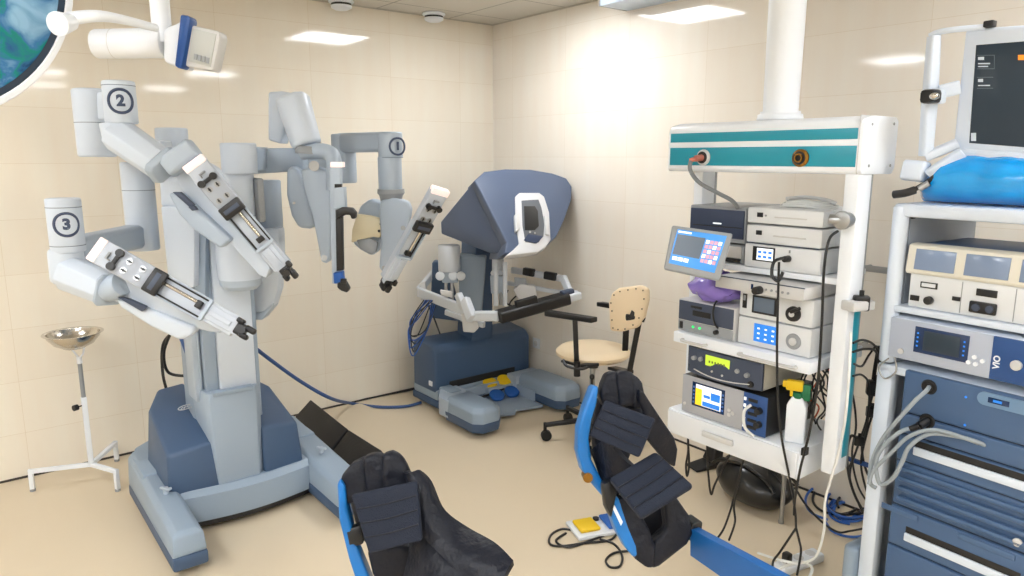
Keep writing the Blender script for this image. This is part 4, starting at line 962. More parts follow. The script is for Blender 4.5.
# things lying on the devices
t = thing('cable_coil', 'coiled white cable lying on top of the upper right stack', 'cable', tuple(lp(.53, .2, 1.605)), -PI / 2)
b = MB()
for k in range(5): b.tube([((.11 - .012 * k) * math.cos(a), (.075 - .008 * k) * math.sin(a), .006 + .008 * (k % 3) + .004 * math.sin(3 * a)) for a in [2 * PI * i / 20 for i in range(21)]], .006, 7)
b.build('coil', CWHITE, t)
b = MB(); b.tube([(-.10, .0, .03), (-.03, .02, .038), (.07, -.01, .034), (.11, .0, .02)], .007); b.build('tie', LGREY, t)
f0 = lp(.235, .06, 1.262)
b = MB(); b.ell((0, 0, 0), (.12, .125, .058), n=36); 
fl = b.build('plastic_film', PURPLE, None, jit=.022, jsc=24, ang=60); fl.location = f0; tag(fl, 'crumpled purple plastic film lying on the grey control box', 'plastic film')
# tilted touch monitor
PM = thing('touch_monitor', 'small tilted monitor with blue lit screen at the pendant left side', 'monitor', tuple(P(697, 255, 2.72)), 0, world=True)
om = P(697, 255, 2.72); nm_ = (TOCAM + RH * -.28 + V((0, 0, .28))).normalized()
def om_(q, k=0.0): return PN(q[0], q[1], om + nm_ * k, nm_)
b = MB(); b.ext([om_(q) for q in ((672, 225), (733, 233.5), (719.5, 281), (663.5, 269))], -nm_ * .035, .008, 3); mo = b.build('monitor_case', GREYP, PM)
b = MB(); b.ext([om_(q, .002) for q in ((677.5, 229), (727, 236), (714.5, 273), (668.5, 263))], -nm_ * .004, .001); b.build('screen', mat('screen_soft_blue', (70, 142, 214), .3, emit=.4), mo)
def mq(u, v):   # unit screen coords
    a, b_, c, d = V((677.5, 229)), V((727, 236)), V((714.5, 273)), V((668.5, 263)); p = (a * (1 - u) + b_ * u) * (1 - v) + (d * (1 - u) + c * u) * v; return (p.x, p.y)
b = MB(); b.ext([om_(mq(u, v), .0032) for u, v in ((.03, .14), (.60, .14), (.60, .72), (.03, .72))], -nm_ * .002, 0); b.build('screen_window', SCR_G, mo)
b = MB(); b.ext([om_(mq(u, v), .0032) for u, v in ((.03, .04), (.3, .04), (.3, .09), (.03, .09))], -nm_ * .002, 0); b.build('screen_text', SCR_W, mo)
for i in range(4):
    for j in range(5):
        u0, v0 = .63 + .085 * i, .18 + .13 * j; b = MB(); b.ext([om_(mq(u, v), .0032) for u, v in ((u0, v0), (u0 + .07, v0), (u0 + .07, v0 + .1), (u0, v0 + .1))], -nm_ * .002, 0); b.build('screen_key', SCR_R if (i + j) % 3 else SCR_W, mo)
for i in range(3):
    b = MB(); b.ext([om_(mq(.05 + .12 * i + du, .78 + dv), .0032) for du, dv in ((0, 0), (.1, 0), (.1, .1), (0, .1))], -nm_ * .002, 0); b.build('screen_key', SCR_W, mo)
b = MB(); bar(b, om - nm_ * .03, lp(.16, .0, 1.42), .05, .05, .03, .03, (0, 0, 1), .006); b.build('monitor_arm', WHITEP, PM)
# spray bottle on the drawer unit
bp_ = lp(.628, .05, .704)
SB = thing('spray_bottle', 'white bottle with yellow and green spray head on the drawer unit', 'bottle', tuple(bp_), -PI / 2 + .4)
b = MB(); b.loft([[(x * k, y * k, z) for x, y in ((-.036, -.03), (.036, -.03), (.036, .03), (-.036, .03))] for z, k in ((0, .95), (.006, 1), (.15, 1), (.17, .7), (.185, .45))], .006, 3); b.build('bottle_body', WHITE, SB)
b = MB(); b.cyl((0, 0, .178), (0, 0, .20), .02, n=20); b.bx(.01, .045, -.012, .012, .17, .235, .005); b.build('collar', GREEN, SB)
b = MB(); b.bx(-.045, .018, -.016, .016, .205, .245, .006); b.bx(-.058, -.04, -.012, .012, .215, .24, .004); b.bx(-.03, -.018, -.008, .008, .18, .21, .003); b.build('spray_head', YEL, SB)
# ================================================================== VISION CART (right edge)
o_ = P(878, 363, 2.48)
VC = thing('vision_cart', 'tall white and slate-blue vision cart with drawers at the right edge', 'equipment cart', (o_.x, o_.y, 0), -PI / 2 - math.radians(4))
VM = mw(VC); VI = VM.inverted()
def cq(px, py, d=0.0):     # local point on the cart's vertical plane at depth d behind its front
    o = VM @ V((0, d, 0)); n = (VM.to_3x3() @ V((0, 1, 0)))
    return VI @ PN(px, py, o, n)
def crect(mb, a, c, d=0.0, th=.02, bev=.003):    # a top-left pixel, c bottom-right pixel
    p, q = cq(a[0], a[1], d), cq(c[0], c[1], d)
    mb.bx(p.x, q.x, d, d + th, q.z, p.z, bev); return p, q
CW = .62; CDp = .55
zsh = cq(890, 203).z
b = MB(); b.cyl((.02, .02, cq(880, 361).z), (.02, .02, zsh - .01), .026, n=24, bev=.006); b.build('corner_post', VCARTG, VC)
b = MB(); b.cyl((CW, .02, cq(880, 361).z), (CW, .02, zsh - .01), .026, n=24, bev=.006); b.build('corner_post', VCARTG, VC)
zm = cq(890, 365).z
b = MB(); b.bx(-.005, .055, .0, .06, .1, zm, .014); b.bx(-.005, .02, .05, CDp, .1, zm, .01); b.bx(CW - .02, CW + .03, 0, CDp, .1, zm, .014); b.bx(0, CW, .0, CDp, zm - .03, zm, .006); b.build('lower_frame', VCARTG, VC)
b = MB(); b.bx(-.0, CW + .03, .0, CDp, zsh - .045, zsh, .012); b.build('top_shelf', VCARTG, VC)
b = MB(); b.bx(.03, .04, .05, CDp, zm, zsh - .04, .002); b.build('side_panel', mat('dark_side_grey', (150, 158, 170), .5), VC)
for q in ((913, 213), (966, 215)):
    p = cq(q[0], q[1], .06 if q[0] < 950 else .45); b = MB(); b.box((p.x, p.y, p.z - .01), (.015, .02, .02), .003); b.build('bracket', BLACK, VC)
zs2 = cq(905, 307).z
b = MB(); b.bx(.03, CW, .0, CDp, zs2 - .022, zs2, .004); b.build('middle_shelf', VCARTG, VC)
# wire hook under the post
p = cq(890, 358); b = MB(); b.tube([(p.x, -.01, p.z), (p.x - .03, -.012, p.z - .04), (p.x - .005, -.012, p.z - .075), (p.x + .03, -.01, p.z - .04), (p.x + .02, -.008, p.z + .01)], .003, 6); b.build('wire_hook', STEELB, VC)
# base
b = MB(); b.loft([[(-.06, .02, z), (-.02, -.05, z), (CW + .05, -.05, z), (CW + .08, .02, z), (CW + .08, CDp, z), (-.06, CDp, z)] for z in (.06, .16)], .03, 4); b.build('base', ROBG, VC)
b = MB(); b.loft([[(-.066, .02, z), (-.024, -.056, z), (CW + .05, -.056, z), (CW + .08, .02, z), (CW + .08, CDp, z), (-.066, CDp, z)] for z in (.045, .10)], .006); b.build('bumper', SKIRT, VC)
for x_, y_ in ((0, .03), (0, .5), (CW, .03), (CW, .5)):
    b = MB(); b.cyl((x_ - .015, y_, .032), (x_ + .015, y_, .032), .032, bev=.005); b.build('caster', RUBBER, VC)
# slate blue front: core panels and drawers
xl = .102; xr = CW - .03
def zz(px, py): return cq(px, py, -.005).z
lev = [zz(908, 369), zz(905, 412), zz(903, 433), zz(901, 460), zz(899, 505), zz(896, 545), .16]
names = ['core_panel', 'core_panel', 'drawer_front', 'vent_panel', 'drawer_front', 'drawer_front']
parts = []
for i, nme in enumerate(names):
    b = MB(); b.bx(xl, xr, -.012 if nme != 'vent_panel' else -.006, .03, lev[i + 1] + .003, lev[i] - .003, .007, 3)
    parts.append(b.build(nme, VCARTB, VC))
b = MB(); b.bx(xl - .004, xr + .004, .0, CDp - .02, .14, zm - .01, .002); b.build('inner_body', mat('cart_dark', (44, 58, 78), .5), VC)
# vents
for k in range(4):
    z1 = lev[3] - .012 - k * (lev[3] - lev[4] - .02) / 4; b = MB(); b.bx(xl + .02, xr - .05, -.022, -.0055, z1 - .022, z1 - .005, .005, 3); b.build('vent_slat', VCARTB, parts[3])
for k, (x0, x1) in enumerate(((.07, .2), (.33, .5))):
    b = MB(); b.bx(x0, x1, -.018, -.011, lev[4] - .03, lev[4] - .008, .004); b.build('vent_slat', VCARTB, parts[4])
def handle(zc_, par):
    b = MB(); b.bx(xl + .06, xr - .07, -.0135, -.0115, zc_ - .025, zc_ + .022, .001); b.build('grip_recess', BLACK, par)
    b = MB(); b.bx(xl + .06, xr - .075, -.024, -.013, zc_ - .03, zc_ - .0, .004); b.build('drawer_handle', VCARTG, par)
handle((lev[2] + lev[3]) / 2 + .02, parts[2]); handle((lev[4] + lev[5]) / 2 - .008, parts[4])
p = cq(1018, 542, -.012); b = MB(); b.cyl((p.x, -.012, p.z), (p.x, -.022, p.z), .014, bev=.003); b.build('drawer_lock', LGREY, parts[4])
b = MB(); b.loft([[(-.06, .0, z), (-.045, -.03, z), (-.006, -.03, z), (-.006, CDp, z), (-.06, CDp, z)] for z in (.10, .335)], .02, 4); b.build('side_bumper', ROBG, VC)
# core details: sockets, oval control
for (px, py) in ((929, 387), (927, 421)):
    p = cq(px, py, -.012); b = MB(); b.m(0).lathe([(0, 0), (.026, 0), (.022, .006), (0, .006)], (p.x, -.012, p.z), (0, -1, 0)); b.m(1).cyl((p.x, -.017, p.z), (p.x, -.021, p.z), .014); b.m(0); b.build('core_socket', [BLACK, BLACK], parts[0 if py < 400 else 1])
p, q = cq(976, 396, -.012), cq(1024, 405, -.012)
b = MB(); 
zc_ = cq(1000, 402, -.012).z; xa, xb = cq(978, 400, -.012).x, cq(1027, 408, -.012).x
b.loft([[(xc + .022 * math.cos(a) + (xb - xa if math.cos(a) > 0 else 0) - .0 , y_, zc_ + .022 * math.sin(a)) for a in [2 * PI * (i + .5) / 20 for i in range(20)]] for xc, y_ in ((xa + .02, -.012), (xa + .02, -.0165))], 0); b.build('oval_control', mat('oval_light_blue', (110, 142, 176), .35), parts[0])
b = MB(); b.bx(xa + .03, xa + .09, -.0185, -.016, zc_ - .009, zc_ + .009, .001); b.build('status_display', SCR_DB, parts[0])
b = MB(); b.bx(xa + .045, xa + .07, -.0195, -.018, zc_ - .004, zc_ + .004, 0); b.build('status_digits', SCR_BL, parts[0])
for px, py in ((966, 397), (965, 425)):
    p = cq(px, py, -.012); b = MB(); b.cyl((p.x, -.012, p.z), (p.x, -.0145, p.z), .004, n=10); b.build('status_light', SCR_BL, parts[0 if py < 410 else 1])
# ---- devices in the cart
def vrot(): return -PI / 2 - math.radians(4)
pA, pB = cq(910, 243, .02), cq(1040, 289, .02)
lx0, lz1 = pA.x, pA.z; lzm = cq(910, 273, .02).z; lz0 = zs2 + .001; lw = .50
oL = VM @ V((lx0, .02, lz0))
LS = thing('video_light_box', 'cream-fronted wide box with three blue-grey windows in the cart bay', 'medical device', tuple(oL), vrot())
b = MB(); b.bx(.012, lw - .01, .0, .42, 0, lzm - lz0 + .005, .006); b.build('lower_case', DEVW, LS)
b = MB(); hh = lz1 - lz0; lo_ = lzm - lz0
b.loft([[(x, -.006, lo_), (x, -.014, lo_ + .01), (x, -.004, hh - .006), (x, .01, hh), (x, .05, hh), (x, .05, lo_)] for x in (0, lw)], .003); b.build('upper_fascia', mat('cream_fascia', (226, 222, 208), .4), LS)
b = MB(); b.bx(.01, lw - .01, .05, .40, lo_, hh - .004, .006); b.build('upper_case', VCARTB, LS)
for k in range(3):
    x0 = .028 + k * .158; b = MB(); b.ext([(x0, -.0165, lo_ + .018), (x0 + .128, -.0165, lo_ + .018), (x0 + .128, -.009, hh - .016), (x0, -.009, hh - .016)], (0, .004, 0), .001); b.build('window', mat('window_bluegrey', (128, 146, 176), .15, noise=.2, nscale=5), LS)
def lb(n_, m_, x0, x1, z0, z1, out=.004): b = MB(); b.bx(x0, x1, -out, .001, z0, z1, .001); return b.build(n_, m_, LS)
lb('slot', BLACK, .05, .105, lo_ * .62, lo_ * .8); lb('slot_insert', DEVW, .055, .10, lo_ * .66, lo_ * .77, .006); lb('port', BLACK, .02, .05, lo_ * .2, lo_ * .36); lb('port', BLACK, .155, .18, lo_ * .38, lo_ * .5); lb('port', BLACK, .225, .285, lo_ * .62, lo_ * .82); lb('groove', GREYP, .18, .1825, lo_ * .05, lo_ * .95, .002); lb('groove', GREYP, .335, .3375, lo_ * .05, lo_ * .95, .002)
b = MB(); b.cyl((.085, 0, lo_ * .28), (.085, -.02, lo_ * .28), .014, bev=.003); b.build('round_socket', BLACK, LS)
b = MB(); b.box((.25, -.005, lo_ * .3), (.08, .012, .038), .005); b.build('wide_socket', BLACK, LS)
for x0 in (.225, .265): b = MB(); b.cyl((x0 + .008, -.008, lo_ * .3), (x0 + .008, -.016, lo_ * .3), .012); b.build('plug_face', CHAR, LS)
# energy generator with dark screen
ez1, ez0 = cq(897, 317, -.01).z, cq(896, 358, -.01).z
oE = VM @ V((.035, -.008, ez0)); eh = ez1 - ez0
EG = thing('cart_generator', 'silver-grey generator with dark screen and blue socket side in the cart', 'medical device', tuple(oE), vrot())
b = MB(); b.bx(0, .54, .0, .45, 0, eh, .006); b.build('case', VCARTG, EG)
b = MB(); b.bx(.003, .327, -.005, .001, .003, eh - .003, .002); b.build('front_panel', mat('silver_lilac', (176, 184, 200), .4), EG)
b = MB(); b.bx(.327, .54, -.007, .001, .003, eh - .003, .002); sp = b.build('socket_panel', mat('socket_blue', (40, 80, 140), .4), EG)
def ex(px, py): p = cq(px, py, -.013); return p.x - .035, p.z - ez0
a_, c_ = ex(916, 326), ex(967, 363)
b = MB(); b.bx(a_[0], c_[0], -.008, -.004, c_[1], a_[1], .001); b.build('screen_bezel', SCR_DB, EG)
b = MB(); b.bx(a_[0] + .03, c_[0] - .026, -.009, -.007, c_[1] + .012, a_[1] - .01, .0005); b.build('screen', SCR_D, EG)
for k in range(4):
    for x_ in (a_[0] + .008, c_[0] - .016):
        z_ = c_[1] + .02 + k * (a_[1] - c_[1] - .03) / 4; b = MB(); b.bx(x_, x_ + .006, -.0088, -.0075, z_, z_ + .006, 0); b.build('bezel_key', SCR_BL, EG)
for px, py in ((975, 357), (983, 361), (976, 364), (969, 362)):
    x_, z_ = ex(px, py); b = MB(); b.cyl((x_, -.004, z_), (x_, -.012, z_), .007, n=16); b.build('button', WHITE, EG)
x_, z_ = ex(901, 351); b = MB(); b.cyl((x_, -.004, z_), (x_, -.010, z_), .010, n=18); b.build('power_button', LGREY, EG)
text('VIO', .026, Matrix.Translation((.345, -.0078, eh * .42)) @ Matrix(((0, -1, 0, 0), (0, 0, -1, 0), (1, 0, 0, 0), (0, 0, 0, 1))), WHITE, sp, world=False, bold=.0008)
for k in range(2):
    b = MB(); b.cyl((.40 + .07 * k, -.006, eh * .45), (.40 + .07 * k, -.02, eh * .45), .016, bev=.003); b.build('socket', LGREY, sp)
# ---- monitor, arm and bracket above the cart
TM = thing('cart_monitor', 'large grey-framed monitor with dark screen atop the vision cart', 'monitor', tuple(VM @ V((.28, .2, zsh))), vrot(), world=True)
def dq(px, py, d): return VM @ cq(px, py, d)
tm = .10
def mrect(mb, pxs, d, th, bev): mb.ext([dq(x, y, d) for x, y in pxs], (VM.to_3x3() @ V((0, 1, 0))) * th, bev, 3)
b = MB(); mrect(b, [(965, 29), (1075, 21), (1070, 158), (952, 152)], .10, .05, .012); bz = b.build('monitor_case', VCARTG, TM)
b = MB(); mrect(b, [(976, 45), (1066, 38), (1060, 150), (969, 143)], .098, .004, .001); b.build('screen', SCR_D, bz)
def tbar(x0, y0, x1, y1, m_, nm='screen_text'): b = MB(); mrect(b, [(x0, y0), (x1, y0 - .2), (x1, y1), (x0, y1)], .0972, .001, 0); b.build(nm, m_, bz)
dimw = mat('dim_screen_white', (190, 200, 208), .4, emit=.25)
tbar(978, 57, 984, 60, dimw); tbar(978, 63, 990, 64.2, dimw); tbar(978, 66, 988, 67, dimw); tbar(978, 79, 983, 82, dimw); tbar(978, 85, 990, 86, dimw); tbar(1018, 55, 1026, 60, SCR_O); tbar(971, 133, 976, 141, dimw)
for x0, y0, x1, y1 in ((977, 55, 994, 55.6), (977, 68.5, 994, 69.1), (994, 55, 994.6, 69), (977, 77, 993, 77.6), (977, 88, 993, 88.6)): tbar(x0, y0, x1, y1, mat('thin_line_grey', (96, 112, 122), .5), 'screen_line')
b = MB(); p = dq(990, 24, .10); b.box(p, (.03, .03, .02), .004, rot=vrot()); b.build('top_sensor', BLACK, bz)
b = MB(); mrect(b, [(985, 150), (1040, 152), (1040, 185), (985, 180)], .16, .05, .01); b.build('monitor_foot', VCARTG, TM)
b = MB(); mrect(b, [(953, 148), (1075, 156), (1075, 170), (945, 168)], .09, .10, .012); b.build('monitor_chin', VCARTG, TM)
b = MB(); bar(b, dq(934, 36, .06), dq(930, 98, .06), .033, .042, .04, .04, TOCAM, .008); bar(b, dq(930, 96, .06), dq(925.5, 156, .06), .044, .036, .04, .04, TOCAM, .008); BRK = b.build('side_bracket', VCARTG, TM)
b = MB(); b.tube([dq(930, 36, .06), dq(938, 32.5, .06), (dq(955, 29.5, .07)), dq(985, 27, .1)], .010, 10); b.build('top_arm', VCARTG, TM)
b = MB(); bar(b, dq(940, 92, .06), dq(960, 87, .09), .045, .045, .03, .03, TOCAM, .006); b.build('link_arm', VCARTG, TM)
b = MB(); bar(b, dq(925, 157, .06), dq(958, 143, .1), .03, .03, .04, .04, TOCAM, .006); bar(b, dq(928, 175, .05), dq(963, 152, .08), .035, .035, .03, .03, TOCAM, .006); bar(b, dq(905, 170, .05), dq(926, 172, .05), .07, .07, .06, .06, TOCAM, .012); b.build('lower_arm', VCARTG, TM)
b = MB(); c_ = dq(931, 96.5, .02); b.box(c_, (.05, .06, .045), .012, rot=vrot()); ey = b.build('camera_housing', BLACK, TM)
b = MB(); b.ell(dq(932.5, 96.5, .0) + TOCAM * .01, (.016, .016, .012)); b.build('lens', STEEL, ey)
b = MB(); mrect(b, [(920, 91), (924, 89), (940, 88), (943, 91), (942, 103), (921, 106)], .035, .03, .006); b.build('camera_ring', VCARTG, TM)
b = MB(); b.tube([dq(894, 194.5, .0), dq(905, 193, .0), dq(915, 190, .02)], .014, 12); b.tube([dq(912, 191, .02), dq(930, 180, .04), dq(962, 155, .08)], .008, 8); b.build('black_handle', BLACK, TM)
b = MB(); b.cyl(dq(919, 189, .02), dq(929, 183, .03), .011, n=14); b.build('handle_collar', STEELB, TM)
# blue wrapped roll lying on the top shelf
b = MB()
pts = [cq(922, 196, .05), cq(940, 184, .06), cq(955, 183, .08), cq(980, 184, .10), cq(1010, 185, .10), cq(1060, 186, .10)]
z0_ = zsh
def rad(t): return .012 + .068 * min(1, (t / .2)) ** .8 if t < .2 else .08 - .006 * math.sin(t * 16)
L_ = [(p.x, .13, zsh + .075) for p in pts]
loops = []
for i in range(25):
    t = i / 24; x = cq(920, 195, .1).x + t * .5; r = .03 + .052 * min(1, t / .16) ** .7
    loops.append([(x, .15 + 1.5 * r * math.cos(a), zsh + .001 + r * (1 + math.sin(a)) * (1.02 if math.sin(a) > 0 else 1)) for a in [2 * PI * k / 28 for k in range(28)]])
b.loft(loops)
for v in b.bm.verts:
    k = max(0, min(1, (v.co.z - zsh) / .05)); q = v.co * 9; v.co.y += pnoise(q) * .02 * k; v.co.z += pnoise(q * 1.4 + V((4, 4, 4))) * .012 * k
dr = b.build('wrapped_bundle', DRAPE, None, ang=60); dr.data.transform(Matrix.Translation((-.3, -.15, -zsh))); dr.location = VM @ V((.3, .15, zsh + .0005)); dr.rotation_euler = (0, 0, vrot())
tag(dr, 'glossy bright blue wrapped bundle lying on the cart top below the monitor', 'wrapped bundle')
# grey cables plugged into the core
def wcable(name, pts, r, m, label, grp=None): return cable(name, pts, r, m, label, grp)
def dqs(l, d): return [dq(x, y, d - .004 * 0) for x, y in l]
cable('core_cable', [dq(929, 387, -.03), dq(926, 391, -.06), dq(914, 402, -.09), dq(896, 422, -.10), dq(882, 440, -.09), dq(872, 462, -.08), dq(870, 482, -.08), dq(876, 488, -.08)], .0072, CGREY, 'grey cable from the upper socket of the cart panel')
cable('core_cable', [dq(912, 428, -.05), dq(900, 432, -.09), dq(884, 446, -.10), dq(876, 462, -.10), dq(880, 484, -.09), dq(893, 478, -.09), dq(902, 462, -.09), dq(910, 446, -.09), dq(930, 434, -.06), dq(960, 437, -.04), dq(980, 443, -.02), dq(992, 449, .02)], .0072, CGREY, 'grey cable looping from the cart into the top drawer slot')
cable('core_cable', [dq(985, 447, .02), dq(970, 440, -.03), dq(935, 430, -.07), dq(910, 436, -.10), dq(892, 452, -.11), dq(874, 470, -.10), dq(869, 484, -.1)], .0065, CGREY, 'thinner grey cable hanging in front of the cart frame')
b = MB(); b.cyl(dq(927, 421, -.02), dq(919, 426, -.05), .014); b.cyl(dq(919, 426, -.05), dq(910, 429, -.06), .010); pl = b.build('socket_plug', BLACK, VC); pl.data.transform(VI)
# ================================================================== LEG RESTS (foreground)
def pillow(mb, px, D, th, n=None, o=None, bev=.02): slab(mb, px, D, th, bev, n=n, o=o, seg=5)
PAR = {}
LR = thing('leg_rest', 'navy padded boot leg rest with blue shell, left one in the foreground', 'leg rest', tuple(P(400, 560, 1.95)), 0, 'leg rests of the operating table', world=True)
n1 = (TOCAM + RH * .1 + V((0, 0, .25)))
b = MB(); slab(b, [(337, 484), (340, 479), (345, 486), (347, 510), (356, 545), (370, 580), (376, 600), (362, 600), (349, 560), (339, 520)], 1.90, .07, .012, n=n1, seg=3); b.build('blue_shell', BLUES, LR)
for px in ([(341, 476), (352, 464), (364, 458), (369, 462), (371, 500), (346, 505), (341, 492)], [(362, 458), (376, 453), (386, 457), (388, 500), (368, 505), (364, 480)], [(380, 455), (392, 452), (400, 454), (407, 466), (413, 480), (408, 500), (384, 505), (380, 475)]):
    b = MB(); pillow(b, px, 1.92, .06, n1, bev=.022); b.build('calf_pad', PADN, LR, ang=60)
b = MB(); pillow(b, [(344, 485), (360, 470), (400, 466), (416, 478), (420, 545), (372, 556), (356, 530), (350, 505)], 1.99, .05, n1, bev=.02); b.build('back_pad', PADN, LR, ang=60)
n2 = (TOCAM + RH * -.1 + V((0, 0, .35)))
b = MB(); pillow(b, [(350.5, 495), (417, 481), (421.5, 541), (368.5, 554)], 1.80, .022, n2, bev=.007); fl1 = b.build('front_flap', PADF, LR, ang=50)
on2 = P(350.5, 495, 1.80)
for k in (.24, .48, .72):
    b = MB(); nn = n2.normalized(); q0, q1 = V((350.5, 495)).lerp(V((368.5, 554)), k), V((417, 481)).lerp(V((421.5, 541)), k)
    b.tube([PN(q0.x + 2, q0.y, on2, nn) + nn * .0012, PN((q0.x + q1.x) / 2, (q0.y + q1.y) / 2 + 1.5, on2, nn) + nn * .0012, PN(q1.x - 2, q1.y, on2, nn) + nn * .0012], .0022, 6); b.build('stitch_line', PADN, fl1)
def strap3(name, rows, m, par, th=.014):   # ribbon through pairs of (left px, right px, D)
    A, B = [], []
    for (x0, y0, x1, y1, D, D2) in rows: A.append(P(x0, y0, D)); B.append(P(x1, y1, D2))
    def cr(L, t):
        i = min(int(t * (len(L) - 1)), len(L) - 2); f = t * (len(L) - 1) - i
        p0 = L[max(i - 1, 0)]; p1 = L[i]; p2 = L[i + 1]; p3 = L[min(i + 2, len(L) - 1)]
        return .5 * ((2 * p1) + (p2 - p0) * f + (2 * p0 - 5 * p1 + 4 * p2 - p3) * f * f + (3 * p1 - p0 - 3 * p2 + p3) * f ** 3)
    def fn(u, v):
        a, c = cr(A, u), cr(B, u); p = a.lerp(c, v); return p + (CAM - p).normalized() * .02 * math.sin(PI * v)
    b = MB(); b.grid(fn, 24, 8, th); return b.build(name, m, par, ang=60)
strap3('side_wing', [(410, 470, 416, 476, 1.92, 1.9), (417, 500, 426, 484, 1.86, 1.9), (425, 530, 440, 513, 1.82, 1.86), (440, 552, 466, 533, 1.78, 1.84), (466, 576, 494, 548, 1.72, 1.78), (494, 600, 514, 565, 1.68, 1.72)], PADN, LR, .02)
strap3('side_wing', [(420, 530, 436, 546, 1.88, 1.84), (416, 560, 452, 562, 1.84, 1.78), (405, 600, 480, 592, 1.78, 1.7)], PADN, LR, .03)
b = MB(); pillow(b, [(366, 550), (400, 545), (428, 552), (462, 575), (470, 600), (385, 600), (372, 575)], 1.86, .05, n1, bev=.02); b.build('foot_pad', PADN, LR, ang=60)
b = MB(); slab(b, [(343, 530), (361, 525), (364, 545), (347, 549)], 1.87, .05, .01, n=n1); b.build('black_strap', BLACK, LR)
# --- right leg rest
RR = thing('leg_rest', 'navy padded boot leg rest with open flaps, right one beside the stool', 'leg rest', tuple(P(640, 520, 1.95)), 0, 'leg rests of the operating table', world=True)
b = MB(); slab(b, [(593, 386), (599, 386), (597, 403), (592, 420), (589, 440), (592, 460), (601, 478), (611, 494), (605, 499), (594, 486), (583, 471), (578, 452), (579, 428), (585, 408)], 1.97, .07, .008, n=n1, seg=3)
b.build('blue_shell', BLUES, RR)
b = MB(); slab(b, [(610.5, 497), (616, 495), (622, 503), (630, 527), (638, 546), (639, 556), (634, 558), (627, 550), (617, 532), (610, 512)], 1.84, .07, .008, n=n1, seg=3); b.build('heel_shell', BLUES, RR)
for px in ([(603, 384), (607, 374), (615, 371), (622, 374), (624, 405), (605, 408), (600, 396)], [(617, 373), (626, 370), (634, 373), (637, 380), (638, 405), (620, 408)], [(630, 374), (638, 376), (643, 383), (645, 393), (648, 410), (634, 408)]):
    b = MB(); pillow(b, px, 2.0, .06, n1, bev=.02); b.build('calf_pad', PADN, RR, ang=60)
b = MB(); pillow(b, [(600, 395), (640, 392), (646, 410), (634, 450), (622, 480), (612, 492), (596, 462), (592, 430)], 2.04, .05, n1, bev=.02); b.build('back_pad', PADN, RR, ang=60)
n3 = (TOCAM + RH * -.25 + V((0, 0, .35)))
b = MB(); pillow(b, [(604.6, 400), (655.6, 419), (639, 458), (589, 436)], 1.84, .022, n3, bev=.007); f2 = b.build('front_flap', PADF, RR, ang=50)
on3 = P(604.6, 400, 1.84); nn = n3.normalized()
def stitch(par, o, n, c0, c1, c2, c3, ks):
    for k in ks:
        q0, q1 = V(c0).lerp(V(c3), k), V(c1).lerp(V(c2), k); b = MB(); b.tube([PN(q0.x + 1.5, q0.y, o, n) + n * .0012, PN((q0.x + q1.x) / 2, (q0.y + q1.y) / 2 + .8, o, n) + n * .0012, PN(q1.x - 1.5, q1.y, o, n) + n * .0012], .0022, 6); b.build('stitch_line', PADN, par)
stitch(f2, on3, nn, (604.6, 400), (655.6, 419), (639, 458), (589, 436), (.25, .5, .75))
n4 = (TOCAM + RH * -.2 + V((0, 0, 1.1)))
b = MB(); pillow(b, [(608.5, 478), (655.6, 450.5), (694, 485), (641, 518)], 1.80, .028, n4, bev=.010); f3 = b.build('front_flap', PADF, RR, ang=50)
on4 = P(608.5, 478, 1.80); stitch(f3, on4, n4.normalized(), (608.5, 478), (655.6, 450.5), (694, 485), (641, 518), (.25, .5, .75))
p_ = PN(682, 481, on4, n4.normalized())
b = MB(); slab(b, [(640, 390), (645, 393), (652, 404), (664, 422), (675, 438), (678.5, 450), (676, 468), (670, 465), (660, 455), (648, 440), (644, 428), (646, 415), (640, 402)], 1.95, .025, .008, n=TOCAM + RH * .35, seg=3); b.build('side_wing', PADN, RR, ang=60)
strap3('side_wing', [(596, 448, 612, 436, 1.98, 1.9), (604, 470, 622, 452, 1.95, 1.86), (614, 500, 640, 470, 1.9, 1.84)], PADN, RR, .02)
# foot trough
b = MB(); pillow(b, [(617, 500), (628, 496), (640, 512), (650, 530), (656, 548), (655, 568), (648, 569), (636, 560), (628, 545), (620, 520)], 1.84, .05, n1, bev=.010); b.build('trough_side', PADN, RR, ang=60)
b = MB(); pillow(b, [(664, 500), (676, 496), (690, 516), (694, 534), (688, 545), (660, 567), (652, 570), (652, 545), (668, 530)], 1.86, .06, n1, bev=.012); b.build('trough_side', PADN, RR, ang=60)
b = MB(); pillow(b, [(636, 515), (672, 495), (688, 520), (686, 545), (656, 566), (644, 545)], 1.93, .05, n1, bev=.02); b.build('trough_base', PADN, RR, ang=60)
b = MB(); slab(b, [(581, 418), (586, 414), (594, 424), (592, 436), (583, 432)], 1.97, .05, .008, n=n1); b.build('black_strap', BLACK, RR)
b = MB(); slab(b, [(603, 484), (613, 480), (618, 492), (612, 520), (606, 508)], 1.84, .05, .01, n=n1); b.build('black_strap', BLACK, RR)
b = MB(); slab(b, [(611.5, 506), (614.5, 505), (623, 522), (621, 526)], 1.832, .004, .001, n=n1); b.build('white_lettering_patch', WHITE, RR)
b = MB(); b.cyl(P(586, 474, 1.95), P(588, 478, 1.9), .014); b.build('bolt', BRASS, RR)
# support beam
b = MB(); A0, A1_ = P(694, 536, 1.86), P(800, 590, 1.50)
bar(b, P(694, 541, 1.86), P(800, 606, 1.52), .028, .028, .082, .11, (0, 0, 1), .005, 3, .12); b.build('support_beam', mat('beam_blue', (14, 88, 156), .4), RR)
b = MB(); bar(b, P(686, 524, 1.9), P(697, 532, 1.86), .04, .04, .06, .06, (0, 0, 1), .008); b.build('beam_hinge', BLACK, RR)
